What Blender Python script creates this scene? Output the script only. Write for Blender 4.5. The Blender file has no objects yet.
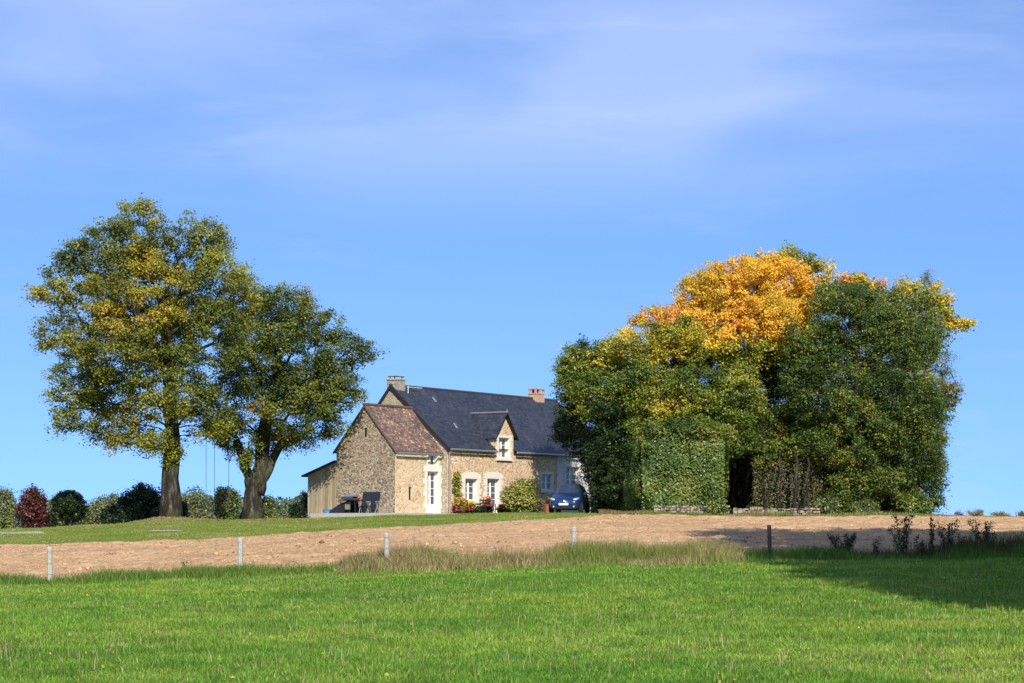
import bpy, math, random
import numpy as np
from mathutils import Vector, Matrix, noise as mnoise

# ------------------------------------------------------------------ camera, sky, sun, exposure
scene = bpy.context.scene
C = scene.collection
FPX, CXP, HOR, CAMZ = 2200.0, 512.0, 532.0, 1.6
cam_d = bpy.data.cameras.new('camera'); cam = bpy.data.objects.new('camera', cam_d); C.objects.link(cam)
cam.location = (0, 0, CAMZ); cam.rotation_euler = (math.radians(90), 0, 0)
cam_d.sensor_width = 36.0; cam_d.lens = FPX / 1024 * 36.0
cam_d.shift_y = (HOR - 341.5) / 1024.0
cam_d.clip_start = 0.5; cam_d.clip_end = 9000
scene.camera = cam

SUN_EL, SUN_AZ = math.radians(35), math.radians(168)       # azimuth clockwise from +Y (the view direction)
world = bpy.data.worlds.new('World'); scene.world = world; world.use_nodes = True
wt = world.node_tree; wt.nodes.clear()
def wn(t, **k):
    n = wt.nodes.new(t)
    for a, b in k.items(): setattr(n, a, b)
    return n
w_out = wn('ShaderNodeOutputWorld'); w_bg = wn('ShaderNodeBackground')
sky = wn('ShaderNodeTexSky', sky_type='NISHITA', sun_disc=False, sun_elevation=SUN_EL, sun_rotation=SUN_AZ,
         altitude=60, air_density=1.0, dust_density=0.35, ozone_density=3.5)
w_bg.inputs['Strength'].default_value = 0.12
tc = wn('ShaderNodeTexCoord')
lift = wn('ShaderNodeVectorMath', operation='ADD'); lift.inputs[1].default_value = (0, 0, .19)
wt.links.new(tc.outputs['Generated'], lift.inputs[0]); wt.links.new(lift.outputs[0], sky.inputs['Vector'])
def cirrus(scale, rot, seed, lo, hi, detail=7, rough=0.6, dist=0.4):
    mp = wn('ShaderNodeMapping'); mp.inputs['Scale'].default_value = scale
    mp.inputs['Rotation'].default_value = (0, rot, 0); mp.inputs['Location'].default_value = (seed, seed * .7, seed * .3)
    nz = wn('ShaderNodeTexNoise'); nz.inputs['Scale'].default_value = 1.0
    nz.inputs['Detail'].default_value = detail; nz.inputs['Roughness'].default_value = rough
    nz.inputs['Distortion'].default_value = dist
    mr = wn('ShaderNodeMapRange', interpolation_type='SMOOTHSTEP')
    mr.inputs['From Min'].default_value = lo; mr.inputs['From Max'].default_value = hi
    wt.links.new(tc.outputs['Generated'], mp.inputs['Vector']); wt.links.new(mp.outputs[0], nz.inputs['Vector'])
    wt.links.new(nz.outputs['Fac'], mr.inputs['Value'])
    return mr.outputs[0]
def wmath(op, a, b):
    m = wn('ShaderNodeMath', operation=op)
    for i, s in enumerate((a, b)):
        if isinstance(s, (int, float)): m.inputs[i].default_value = s
        else: wt.links.new(s, m.inputs[i])
    return m.outputs[0]
veil = cirrus((4.2, 4.2, 13), math.radians(4), 3.1, .40, .66, 4, .45)
streak = cirrus((7, 7, 42), math.radians(-5), 8.4, .42, .78, 8, .6, .8)
sepz = wn('ShaderNodeSeparateXYZ'); wt.links.new(tc.outputs['Generated'], sepz.inputs[0])
hi_m = wn('ShaderNodeMapRange', interpolation_type='SMOOTHSTEP')
hi_m.inputs['From Min'].default_value = .125; hi_m.inputs['From Max'].default_value = .19
wt.links.new(sepz.outputs['Z'], hi_m.inputs['Value'])
high = wmath('MULTIPLY', hi_m.outputs[0], wmath('ADD', .10, wmath('ADD', wmath('MULTIPLY', veil, .34), wmath('MULTIPLY', streak, .10))))
low = wmath('MULTIPLY', cirrus((9, 9, 40), 0, 21.7, .55, .80, 6, .55), .18)
fac = wmath('MINIMUM', wmath('ADD', high, low), .85)
tint = wn('ShaderNodeMixRGB', blend_type='MULTIPLY'); tint.inputs['Fac'].default_value = 1
tint.inputs['Color2'].default_value = (.88, 1.065, 1.30, 1)
mixc = wn('ShaderNodeMixRGB'); mixc.inputs['Color2'].default_value = (4.5, 5.3, 8.4, 1)
wt.links.new(sky.outputs[0], tint.inputs['Color1']); wt.links.new(tint.outputs[0], mixc.inputs['Color1'])
wt.links.new(fac, mixc.inputs['Fac']); wt.links.new(mixc.outputs[0], w_bg.inputs['Color'])
wt.links.new(w_bg.outputs[0], w_out.inputs['Surface'])

sun_d = bpy.data.lights.new('sun', 'SUN'); sun = bpy.data.objects.new('sun', sun_d); C.objects.link(sun)
SV = Vector((math.sin(SUN_AZ) * math.cos(SUN_EL), math.cos(SUN_AZ) * math.cos(SUN_EL), math.sin(SUN_EL)))
sun.rotation_euler = SV.to_track_quat('Z', 'Y').to_euler(); sun.location = (40, -40, 60)
sun_d.energy = 4.6; sun_d.angle = math.radians(.55); sun_d.color = (1.0, .93, .82)
vs = scene.view_settings
vs.view_transform = 'Standard'; vs.look = 'None'; vs.gamma = 1; vs.use_curve_mapping = False; vs.exposure = 0.40

# ------------------------------------------------------------------ helpers
rng = np.random.default_rng(7); random.seed(7)

def tag(o, label=None, cat=None, group=None, kind=None):
    if label: o['label'] = label
    if cat: o['category'] = cat
    if group: o['group'] = group
    if kind: o['kind'] = kind
    return o
def empty(name, loc, rz=0, label=None, cat=None, group=None):
    o = bpy.data.objects.new(name, None); C.objects.link(o); o.location = loc; o.rotation_euler = (0, 0, rz)
    o.empty_display_size = .3
    return tag(o, label, cat, group)
def link(name, me, parent=None):
    o = bpy.data.objects.new(name, me); C.objects.link(o)
    if parent: o.parent = parent
    return o

def mat(name, build):
    m = bpy.data.materials.new(name); m.use_nodes = True; nt = m.node_tree; nt.nodes.clear()
    out = nt.nodes.new('ShaderNodeOutputMaterial')
    class N:
        def __call__(s, t, **k):
            n = nt.nodes.new('ShaderNode' + t)
            for a, b in k.items():
                if a in n.bl_rna.properties: setattr(n, a, b)
            return n
        def l(s, a, b): nt.links.new(a, b)
        def noise(s, scale, detail=4, rough=.55, co='Object', vec=None):
            n = s('TexNoise'); n.inputs['Scale'].default_value = scale; n.inputs['Detail'].default_value = detail
            n.inputs['Roughness'].default_value = rough
            if vec is None: vec = s('TexCoord').outputs[co]
            s.l(vec, n.inputs['Vector']); return n.outputs['Fac']
        def ramp(s, f, stops, interp='LINEAR'):
            r = s('ValToRGB'); e = r.color_ramp; e.interpolation = interp
            while len(e.elements) < len(stops): e.elements.new(.5)
            for i, (p, c) in enumerate(stops):
                e.elements[i].position = p; e.elements[i].color = (*c, 1)
            s.l(f, r.inputs[0]); return r.outputs[0]
        def mix(s, f, a, b, mode='MIX'):
            n = s('MixRGB'); n.blend_type = mode
            for i, v in zip(('Fac', 'Color1', 'Color2'), (f, a, b)):
                if isinstance(v, (int, float)): n.inputs[i].default_value = v
                elif isinstance(v, tuple): n.inputs[i].default_value = (*v, 1)
                else: s.l(v, n.inputs[i])
            return n.outputs[0]
        def bump(s, h, strength=.5, dist=.02):
            b = s('Bump'); b.inputs['Strength'].default_value = strength; b.inputs['Distance'].default_value = dist
            s.l(h, b.inputs['Height']); return b.outputs[0]
        def bsdf(s, col, rough=.8, metal=0, spec=.3, normal=None):
            p = s('BsdfPrincipled')
            if isinstance(col, tuple): p.inputs['Base Color'].default_value = (*col, 1)
            else: s.l(col, p.inputs['Base Color'])
            p.inputs['Roughness'].default_value = rough; p.inputs['Metallic'].default_value = metal
            p.inputs['Specular IOR Level'].default_value = spec
            if normal is not None: s.l(normal, p.inputs['Normal'])
            return p.outputs[0]
    n = N(); n.l(build(n), out.inputs['Surface']); return m

def scaled(n, co, sc):
    m = n('Mapping'); m.inputs['Scale'].default_value = sc; n.l(n('TexCoord').outputs[co], m.inputs['Vector']); return m.outputs[0]

def plain(name, col, rough=.7, metal=0, spec=.3, var=.18, scale=6):
    def b(n):
        f = n.noise(scale, 5)
        c = n.mix(f, tuple(x * (1 - var) for x in col), tuple(min(1, x * (1 + var)) for x in col))
        return n.bsdf(c, rough, metal, spec)
    return mat(name, b)

def leaf_shader(n, trans=.35, attr='Col', rough=.5, spec=.35):
    a = n('Attribute'); a.attribute_name = attr
    p = n.bsdf(a.outputs['Color'], rough, 0, spec)
    t = n('BsdfTranslucent'); n.l(n.mix(1.0, a.outputs['Color'], (1.25, 1.25, .6), 'MULTIPLY'), t.inputs['Color'])
    m = n('MixShader'); m.inputs[0].default_value = trans; n.l(p, m.inputs[1]); n.l(t.outputs[0], m.inputs[2])
    return m.outputs[0]
M = {}
M['leaf'] = mat('leaf', lambda n: leaf_shader(n, .36, spec=.45, rough=.45))
M['waxy_leaf'] = mat('waxy_leaf', lambda n: leaf_shader(n, .18, rough=.42, spec=.45))
M['grass_blade'] = mat('grass_blade', lambda n: leaf_shader(n, .4, rough=.6, spec=.25))
def bark(n):
    v = scaled(n, 'Object', (3, 3, .7)); f = n.noise(1.6, 9, .75, vec=v); g = n.noise(.9, 3)
    c = n.ramp(f, [(.36, (.012, .010, .008)), (.54, (.042, .035, .027)), (.67, (.19, .17, .14))])
    c = n.mix(n.ramp(g, [(.5, (0, 0, 0)), (.68, (1, 1, 1))]), c, (.09, .10, .05))
    return n.bsdf(c, .95, 0, .1, n.bump(f, 1.0, .12))
M['bark'] = mat('bark', bark)

def rubble(cols, mortar, scale, mortar_w, bumpd=.03, dirt=.25):
    def b(n):
        vec = scaled(n, 'Object', (1, 1, 1.55))
        wv = n('VectorMath', operation='ADD'); nn = n('TexNoise'); nn.inputs['Scale'].default_value = 3; n.l(vec, nn.inputs['Vector'])
        sc_ = n('VectorMath', operation='SCALE'); sc_.inputs['Scale'].default_value = .16; n.l(nn.outputs['Color'], sc_.inputs[0])
        n.l(vec, wv.inputs[0]); n.l(sc_.outputs[0], wv.inputs[1])
        vo = n('TexVoronoi', feature='F1'); vo.inputs['Scale'].default_value = scale; n.l(wv.outputs[0], vo.inputs['Vector'])
        ve = n('TexVoronoi', feature='DISTANCE_TO_EDGE'); ve.inputs['Scale'].default_value = scale; n.l(wv.outputs[0], ve.inputs['Vector'])
        sep = n('SeparateColor'); n.l(vo.outputs['Color'], sep.inputs[0])
        k = len(cols)
        c = n.ramp(sep.outputs[0], [(i / k, col) for i, col in enumerate(cols)], 'CONSTANT')
        c = n.mix(.55, c, n.ramp(n.noise(9, 6, .7), [(.3, (.30, .28, .26)), (.7, (1.5, 1.45, 1.4))]), 'MULTIPLY')
        e = n.ramp(ve.outputs['Distance'], [(mortar_w * .6, (0, 0, 0)), (mortar_w * 1.5, (1, 1, 1))])
        m_ = n.mix(n.noise(14, 4), tuple(x * .8 for x in mortar), mortar)
        c = n.mix(e, m_, c)
        c = n.mix(dirt, c, n.ramp(n.noise(.55, 5, .6), [(.35, (.55, .53, .5)), (.65, (1.1, 1.1, 1.1))]), 'MULTIPLY')
        return n.bsdf(c, .92, 0, .12, n.bump(e, .8, bumpd))
    return b
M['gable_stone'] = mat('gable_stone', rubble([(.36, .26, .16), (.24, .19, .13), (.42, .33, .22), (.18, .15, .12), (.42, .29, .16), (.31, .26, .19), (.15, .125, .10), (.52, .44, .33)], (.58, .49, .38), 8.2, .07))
M['facade_stone'] = mat('facade_stone', rubble([(.68, .48, .27), (.58, .38, .20), (.72, .56, .35), (.46, .30, .16), (.66, .42, .21), (.78, .64, .44), (.46, .34, .22)], (.80, .62, .44), 5.6, .085, .02, .12))
M['annex_stone'] = mat('annex_stone', rubble([(.68, .52, .33), (.62, .45, .27), (.72, .58, .40), (.52, .36, .20)], (.70, .56, .38), 3.2, .10, .012, .12))
M['end_stone'] = mat('end_stone', rubble([(.50, .42, .30), (.42, .36, .27), (.56, .48, .36), (.36, .30, .22)], (.50, .44, .34), 4.5, .08))
M['chimney_stone'] = mat('chimney_stone', rubble([(.40, .36, .30), (.34, .31, .27), (.46, .41, .34)], (.42, .38, .32), 5, .06))
M['green_pot'] = plain('green_pot', (.10, .20, .08), .5)
M['limestone'] = plain('limestone', (.74, .69, .60), .85, 0, .15, .10, 5)
def render_m(n):
    c = n.mix(n.ramp(n.noise(.9, 6, .65), [(.35, (0, 0, 0)), (.7, (1, 1, 1))]), (.52, .50, .46), (.74, .72, .67))
    return n.bsdf(c, .9, 0, .12)
M['render'] = mat('render', render_m)
def slate(n):
    br = n('TexBrick'); br.inputs['Scale'].default_value = 1
    br.inputs['Brick Width'].default_value = .22; br.inputs['Row Height'].default_value = .16
    br.inputs['Mortar Size'].default_value = .006; br.inputs['Color1'].default_value = (.018, .022, .034, 1)
    br.inputs['Color2'].default_value = (.040, .045, .062, 1); br.inputs['Mortar'].default_value = (.008, .009, .012, 1)
    n.l(n('TexCoord').outputs['UV'], br.inputs['Vector'])
    c = n.mix(.8, br.outputs['Color'], n.ramp(n.noise(.5, 7, .7), [(.3, (.6, .6, .65)), (.7, (1.6, 1.55, 1.45))]), 'MULTIPLY')
    c = n.mix(n.ramp(n.noise(5, 6, .7), [(.60, (0, 0, 0)), (.72, (.5, .5, .5))]), c, (.14, .14, .12))
    return n.bsdf(c, .52, 0, .32, n.bump(br.outputs['Color'], .5, .02))
M['slate'] = mat('slate', slate)
def tile(n):
    br = n('TexBrick'); br.inputs['Scale'].default_value = 1
    br.inputs['Brick Width'].default_value = .17; br.inputs['Row Height'].default_value = .13
    br.inputs['Mortar Size'].default_value = .010; br.inputs['Mortar'].default_value = (.035, .022, .018, 1)
    br.inputs['Color1'].default_value = (0, 0, 0, 1); br.inputs['Color2'].default_value = (1, 1, 1, 1)
    n.l(n('TexCoord').outputs['UV'], br.inputs['Vector'])
    c = n.ramp(br.outputs['Color'], [(0, (.10, .070, .060)), (.3, (.20, .125, .095)), (.55, (.29, .19, .14)), (.8, (.17, .115, .10)), (.95, (.46, .35, .26))])
    c = n.mix(.7, c, n.ramp(n.noise(1.3, 6, .7), [(.32, (.42, .42, .46)), (.68, (1.45, 1.35, 1.25))]), 'MULTIPLY')
    return n.bsdf(c, .85, 0, .15, n.bump(br.outputs['Color'], .9, .03))
M['tile'] = mat('tile', tile)
def boards(n):
    sep = n('SeparateXYZ'); n.l(n('TexCoord').outputs['Object'], sep.inputs[0])
    fl = n('Math', operation='FLOOR'); mu = n('Math', operation='MULTIPLY'); mu.inputs[1].default_value = 1 / .17
    n.l(sep.outputs['Y'], mu.inputs[0]); n.l(mu.outputs[0], fl.inputs[0])
    wn_ = n('TexWhiteNoise', noise_dimensions='1D'); n.l(fl.outputs[0], wn_.inputs['W'])
    fr = n('Math', operation='FRACT'); n.l(mu.outputs[0], fr.inputs[0])
    c = n.mix(wn_.outputs['Value'], (.26, .21, .135), (.42, .345, .225))
    c = n.mix(.6, c, n.ramp(n.noise(2, 6, .7, vec=scaled(n, 'Object', (6, 6, .7))), [(.3, (.5, .5, .5)), (.7, (1.3, 1.3, 1.25))]), 'MULTIPLY')
    g = n.ramp(fr.outputs[0], [(0, (.12, .1, .08)), (.07, (1, 1, 1)), (.94, (1, 1, 1)), (1, (.2, .18, .15))])
    return n.bsdf(n.mix(.8, c, g, 'MULTIPLY'), .85, 0, .15)
M['boards'] = mat('boards', boards)
M['white_paint'] = plain('white_paint', (.80, .80, .79), .5, 0, .4, .05)
M['zinc'] = plain('zinc', (.36, .38, .40), .45, .6, .5, .15)
M['dark_wood'] = plain('dark_wood', (.022, .020, .022), .7)
M['glass'] = mat('glass', lambda n: n.bsdf((.035, .045, .06), .06, 0, .9))
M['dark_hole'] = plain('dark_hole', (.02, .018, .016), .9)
def brick(n):
    br = n('TexBrick'); br.inputs['Scale'].default_value = 1; br.inputs['Brick Width'].default_value = .22
    br.inputs['Row Height'].default_value = .07; br.inputs['Mortar Size'].default_value = .008
    br.inputs['Color1'].default_value = (.42, .20, .12, 1); br.inputs['Color2'].default_value = (.55, .33, .2, 1)
    br.inputs['Mortar'].default_value = (.5, .45, .38, 1); n.l(n('TexCoord').outputs['UV'], br.inputs['Vector'])
    return n.bsdf(br.outputs['Color'], .9, 0, .1)
M['brick'] = mat('brick', brick)
M['terracotta'] = plain('terracotta', (.34, .11, .06), .8)
M['concrete'] = plain('concrete', (.42, .40, .36), .9, 0, .1, .25, 3)
M['metal_grey'] = plain('metal_grey', (.30, .31, .32), .4, .8)
M['dark_fabric'] = plain('dark_fabric', (.018, .022, .034), .85, 0, .15)
M['plastic_blue'] = plain('plastic_blue', (.07, .27, .55), .4)
M['post_wood'] = plain('post_wood', (.40, .38, .34), .9, 0, .1, .45, 14)
M['wire'] = plain('wire', (.20, .19, .18), .5, .6)
M['rope'] = plain('rope', (.05, .05, .055), .9)

class MB:
    def __init__(s): s.v = []; s.f = []; s.uv = []; s.mi = []
    def poly(s, pts, uv=None, mi=0):
        b = len(s.v); s.v += [tuple(p) for p in pts]; s.f.append(tuple(range(b, b + len(pts))))
        s.uv.append(uv or [(0, 0)] * len(pts)); s.mi.append(mi)
    def box(s, x0, x1, y0, y1, z0, z1, mi=0, T=None):
        P = [(x0, y0, z0), (x1, y0, z0), (x1, y1, z0), (x0, y1, z0), (x0, y0, z1), (x1, y0, z1), (x1, y1, z1), (x0, y1, z1)]
        if T: P = [tuple(T @ Vector(p)) for p in P]
        for f, a, b in (((0, 3, 2, 1), 0, 1), ((4, 5, 6, 7), 0, 1), ((0, 1, 5, 4), 0, 2), ((1, 2, 6, 5), 1, 2), ((2, 3, 7, 6), 0, 2), ((3, 0, 4, 7), 1, 2)):
            s.poly([P[i] for i in f], [(P[i][a], P[i][b]) for i in f], mi)
    def slab(s, quad, t, uvq=None, mi=0, mi_edge=None):
        """quad: 4 points of the top face (ccw seen from outside); thickness t inwards."""
        q = [Vector(p) for p in quad]; n = (q[1] - q[0]).cross(q[-1] - q[0]).normalized()
        lo = [p - n * t for p in q]; e = mi if mi_edge is None else mi_edge
        s.poly(q, uvq, mi); s.poly(lo[::-1], None, e)
        k = len(q)
        for i in range(k): s.poly([q[i], lo[i], lo[(i + 1) % k], q[(i + 1) % k]], None, e)
    def tube(s, pts, rad, n=6, mi=0, cap=True):
        pts = [Vector(p) for p in pts]
        if not isinstance(rad, (list, tuple)): rad = [rad] * len(pts)
        b = len(s.v); k = len(pts); up = Vector((0, 0, 1)); ax = None
        for i, p in enumerate(pts):
            d = (pts[min(i + 1, k - 1)] - pts[max(i - 1, 0)])
            d = d.normalized() if d.length > 1e-9 else up
            if ax is None: ax = d.orthogonal().normalized()
            ax = (ax - d * ax.dot(d)); ax = ax.normalized() if ax.length > 1e-6 else d.orthogonal().normalized()
            bx = d.cross(ax)
            for j in range(n):
                a = 2 * math.pi * j / n; s.v.append(tuple(p + (ax * math.cos(a) + bx * math.sin(a)) * rad[i]))
        for i in range(k - 1):
            for j in range(n):
                s.f.append((b + i * n + j, b + i * n + (j + 1) % n, b + (i + 1) * n + (j + 1) % n, b + (i + 1) * n + j)); s.uv.append([(0, 0)] * 4); s.mi.append(mi)
        if cap:
            s.f.append(tuple(b + j for j in range(n))[::-1]); s.uv.append([(0, 0)] * n); s.mi.append(mi)
            s.f.append(tuple(b + (k - 1) * n + j for j in range(n))); s.uv.append([(0, 0)] * n); s.mi.append(mi)
    def mesh(s, name, mats, smooth=False):
        me = bpy.data.meshes.new(name); me.from_pydata(s.v, [], s.f)
        for m in (mats if isinstance(mats, (list, tuple)) else [mats]): me.materials.append(m)
        u = me.uv_layers.new(name='UVMap'); flat = [c for f in s.uv for p in f for c in p[:2]]
        u.data.foreach_set('uv', flat); me.polygons.foreach_set('material_index', s.mi)
        if smooth: me.polygons.foreach_set('use_smooth', [True] * len(s.f))
        me.update(); return me
    def build(s, name, mats, parent=None, smooth=False): return link(name, s.mesh(name, mats, smooth), parent)

# ------------------------------------------------------------------ terrain
def sm(t): t = np.clip(t, 0, 1); return t * t * (3 - 2 * t)
YF_X = [-40, -14, -8, -4, 2, 8.4, 16, 40]; YF_Y = [66, 66, 66, 69, 70, 72, 73, 74]; ZF_Z = [-.1, 0, .25, .42, .6, .68, .75, .9]
YC_X = [-60, -14, -10, -4, 4, 60]; YC_Y = [112, 113, 118, 118.5, 114, 114]
ZT_X = [-60, -27, -18, -10, -6.5, 0, 5, 12, 27, 60]; ZT_Z = [1.2, 1.70, 2.12, 2.32, 2.52, 2.6, 2.55, 2.45, 2.42, 2.3]
def z_at(x, y):
    x = np.asarray(x, float); y = np.asarray(y, float)
    yf = np.interp(x, YF_X, YF_Y); zf = np.interp(x, YF_X, ZF_Z); yc = np.interp(x, YC_X, YC_Y); zt = np.interp(x, ZT_X, ZT_Z)
    a = zf * sm((y - 42) / (yf - 42))
    b = zf + (zt - zf) * np.clip((y - yf) / (yc - yf), 0, 1)
    far = zt + (0 - zt) * sm((y - 165) / 300)
    z = np.where(y < yf, a, np.where(y < yc, b, far))
    for mx, my, h, r in ((-17.9, 114.8, .30, 1.6), (-14.4, 121.6, .12, 1.6)):      # root mounds of the oaks
        z = z + h * np.exp(-((x - mx) ** 2 + (y - my) ** 2) / r ** 2)
    z = z + .03 * np.sin(x * .5 + 1) * np.sin(y * .33) + .015 * np.sin(x * 1.7 + y * .9)
    return z
def Z(x, y): return float(z_at(x, y))
def PX(px, y): return (px - CXP) * y / FPX
def PZ(py, y): return CAMZ + (HOR - py) * y / FPX
def ground_hit(px, py):
    for y in np.arange(30, 120, .1):
        x = PX(px, y)
        if Z(x, y) >= PZ(py, y): return x, y
    return PX(px, 115), 115
edge_pts = [ground_hit(*p) for p in ((0, 545), (60, 544), (120, 542.5), (200, 539.5), (300, 533), (400, 526.5), (500, 521.5), (560, 518.5))]
ED_X = [-60] + [p[0] for p in edge_pts] + [5.5, 60]; ED_Y = [edge_pts[0][1] - 3] + [p[1] for p in edge_pts] + [113.3, 113.3]
def edge_far(x): return np.interp(x, ED_X, ED_Y)
def edge_near(x):
    x = np.asarray(x, float)
    return np.interp(x, YF_X, YF_Y) + .5 * np.sin(x * .8) + .3 * np.sin(x * 2.3 + 1)

def strip(name, xs, y0f, y1f, ny, material, disp=None, dz=0.0, power=1.0):
    xs = np.asarray(xs, float); t = np.linspace(0, 1, ny) ** power
    X = np.repeat(xs[:, None], ny, 1); Y0 = y0f(xs)[:, None]; Y1 = y1f(xs)[:, None]; Y = Y0 + (Y1 - Y0) * t[None, :]
    Zz = z_at(X, Y) + dz
    if disp is not None: Zz = Zz + disp(X, Y) * np.minimum(1, np.minimum(t, 1 - t) * 25)[None, :]
    nx = len(xs); co = np.stack([X, Y, Zz], -1).reshape(-1, 3)
    i = np.arange((nx - 1) * (ny - 1)); a = (i // (ny - 1)) * ny + i % (ny - 1)
    F = np.stack([a, a + ny, a + ny + 1, a + 1], 1)
    me = np_mesh(name, co, F, None, material, smooth=True)
    return tag(link(name, me), kind='structure')
def np_mesh(name, co, F, col, material, smooth=False):
    me = bpy.data.meshes.new(name); nv, nf, k = len(co), len(F), F.shape[1]
    me.vertices.add(nv); me.vertices.foreach_set('co', co.astype(np.float32).ravel())
    me.loops.add(nf * k); me.loops.foreach_set('vertex_index', F.astype(np.int32).ravel())
    me.polygons.add(nf); me.polygons.foreach_set('loop_start', (np.arange(nf) * k).astype(np.int32))
    if smooth: me.polygons.foreach_set('use_smooth', np.ones(nf, bool))
    me.materials.append(material); me.update(calc_edges=True)
    if col is not None:
        at = me.color_attributes.new('Col', 'FLOAT_COLOR', 'POINT')
        at.data.foreach_set('color', np.concatenate([col, np.ones((nv, 1))], 1).astype(np.float32).ravel())
    return me

# cheap smooth value noise in 3D (vectorised)
_perm = rng.random((64, 64, 64))
def vnoise(p, s):
    q = np.asarray(p, float) * s + 31.7; i = np.floor(q).astype(int); f = q - i; f = f * f * (3 - 2 * f); i %= 64; j = (i + 1) % 64
    g = lambda a, b, c: _perm[a[..., 0], b[..., 1], c[..., 2]]
    x = f[..., 0]; y = f[..., 1]; z = f[..., 2]
    return (((g(i, i, i) * (1 - x) + g(j, i, i) * x) * (1 - y) + (g(i, j, i) * (1 - x) + g(j, j, i) * x) * y) * (1 - z)
            + ((g(i, i, j) * (1 - x) + g(j, i, j) * x) * (1 - y) + (g(i, j, j) * (1 - x) + g(j, j, j) * x) * y) * z)

def meadow_m(n):
    f = n.noise(.35, 6, .6); g = n.noise(9, 6, .75)
    c = n.ramp(f, [(.3, (.07, .17, .025)), (.55, (.11, .22, .032)), (.75, (.18, .22, .05))])
    c = n.mix(.7, c, n.ramp(g, [(.3, (.35, .35, .35)), (.7, (1.4, 1.4, 1.2))]), 'MULTIPLY')
    return n.bsdf(c, .95, 0, .05, n.bump(g, .8, .06))
M['meadow'] = mat('meadow', meadow_m)
def lawn_m(n):
    f = n.noise(.5, 6, .65); g = n.noise(5, 7, .8, vec=scaled(n, 'Object', (1.4, .35, 1)))
    c = n.ramp(f, [(.3, (.11, .17, .025)), (.52, (.18, .22, .038)), (.7, (.32, .28, .11))])
    c = n.mix(.75, c, n.ramp(g, [(.3, (.4, .42, .4)), (.7, (1.45, 1.4, 1.3))]), 'MULTIPLY')
    vl = n('TexCoord').outputs['Object']
    for mx, my, r in ((-17.9, 114.6, 2.0), (-14.3, 120.6, 2.0)):
        d = n('VectorMath', operation='DISTANCE'); n.l(vl, d.inputs[0]); d.inputs[1].default_value = (mx, my, 2.2)
        ad = n('Math', operation='ADD'); mu = n('Math', operation='MULTIPLY'); mu.inputs[1].default_value = .9
        n.l(n.noise(2.5, 5), mu.inputs[0]); n.l(d.outputs['Value'], ad.inputs[0]); n.l(mu.outputs[0], ad.inputs[1])
        mr = n('MapRange'); mr.inputs['From Min'].default_value = r - .5; mr.inputs['From Max'].default_value = r + .6
        n.l(ad.outputs[0], mr.inputs['Value']); c = n.mix(mr.outputs[0], (.30, .26, .14), c)
    return n.bsdf(c, .95, 0, .05, n.bump(g, .9, .05))
M['lawn'] = mat('lawn', lawn_m)
def soil_m(n):
    f = n.noise(.25, 5, .6); g = n.noise(7, 8, .75); r = n.noise(1.2, 5, .6, vec=scaled(n, 'Object', (.25, 2.4, 1)))
    c = n.ramp(f, [(.3, (.47, .295, .158)), (.7, (.60, .395, .215))])
    c = n.mix(.75, c, n.ramp(g, [(.3, (.45, .43, .41)), (.55, (1, 1, 1)), (.75, (1.35, 1.38, 1.42))]), 'MULTIPLY')
    c = n.mix(.4, c, n.ramp(r, [(.35, (.6, .58, .56)), (.6, (1.15, 1.15, 1.15))]), 'MULTIPLY')
    return n.bsdf(c, .97, 0, .05, n.bump(g, 1, .07))
M['soil'] = mat('soil', soil_m)
M['gravel'] = plain('gravel', (.40, .38, .33), .95, 0, .05, .3, 8)

xs_f = np.arange(-32, 32.01, .14)
xs_c = np.concatenate([[-3000, -1200, -500, -200, -100, -60, -45, -38], xs_f[::5], [38, 45, 60, 100, 200, 500, 1200, 3000]])
xs_wide = xs_c
strip('meadow', xs_c, lambda x: np.full(len(x), -80.0), edge_near, 220, M['meadow'], dz=-.01)
def soil_disp(X, Y):
    P = np.stack([X, Y, np.zeros_like(X)], -1)
    return .13 * (vnoise(P, 2.2) - .5) + .13 * (vnoise(P, 5.0) - .5) + .05 * np.sin(Y * 4.6 + .3 * np.sin(X * .4)) * (.3 + vnoise(P, .6))
strip('ploughed_field', np.concatenate([xs_c[xs_c < -32.01], xs_f, xs_c[xs_c > 32.01]]), edge_near, edge_far, 330, M['soil'], soil_disp)
strip('lawn', xs_c, edge_far, lambda x: np.full(len(x), 165.0), 150, M['lawn'])
strip('countryside', xs_c, lambda x: np.full(len(x), 165.0), lambda x: np.full(len(x), 6000.0), 60, M['meadow'], power=3)

# gravel path in front of the red shrub, kerb of the terrace
def patch(name, pts, m, dz=.02, n=14):
    mb = MB(); (x0, y0), (x1, y1), (x2, y2), (x3, y3) = pts
    for i in range(n):
        for j in range(4):
            q = []
            for a, b in ((i, j), (i + 1, j), (i + 1, j + 1), (i, j + 1)):
                s, t = a / n, b / 4; x = (x0 + (x1 - x0) * s) * (1 - t) + (x3 + (x2 - x3) * s) * t; y = (y0 + (y1 - y0) * s) * (1 - t) + (y3 + (y2 - y3) * s) * t
                q.append((x, y, Z(x, y) + dz))
            mb.poly(q)
    return tag(mb.build(name, m), kind='structure')
a0, a1 = ground_hit(-40, 536), ground_hit(46, 534); b1, b0 = ground_hit(40, 531.3), ground_hit(-40, 531.8)
patch('gravel_path', [a0, a1, b1, b0], M['gravel'])
a0, a1, b1, b0 = ground_hit(146, 532.2), ground_hit(184, 531.8), ground_hit(176, 530.8), ground_hit(154, 531.0)
patch('gravel_patch', [a0, a1, b1, b0], M['gravel'], .03)

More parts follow.
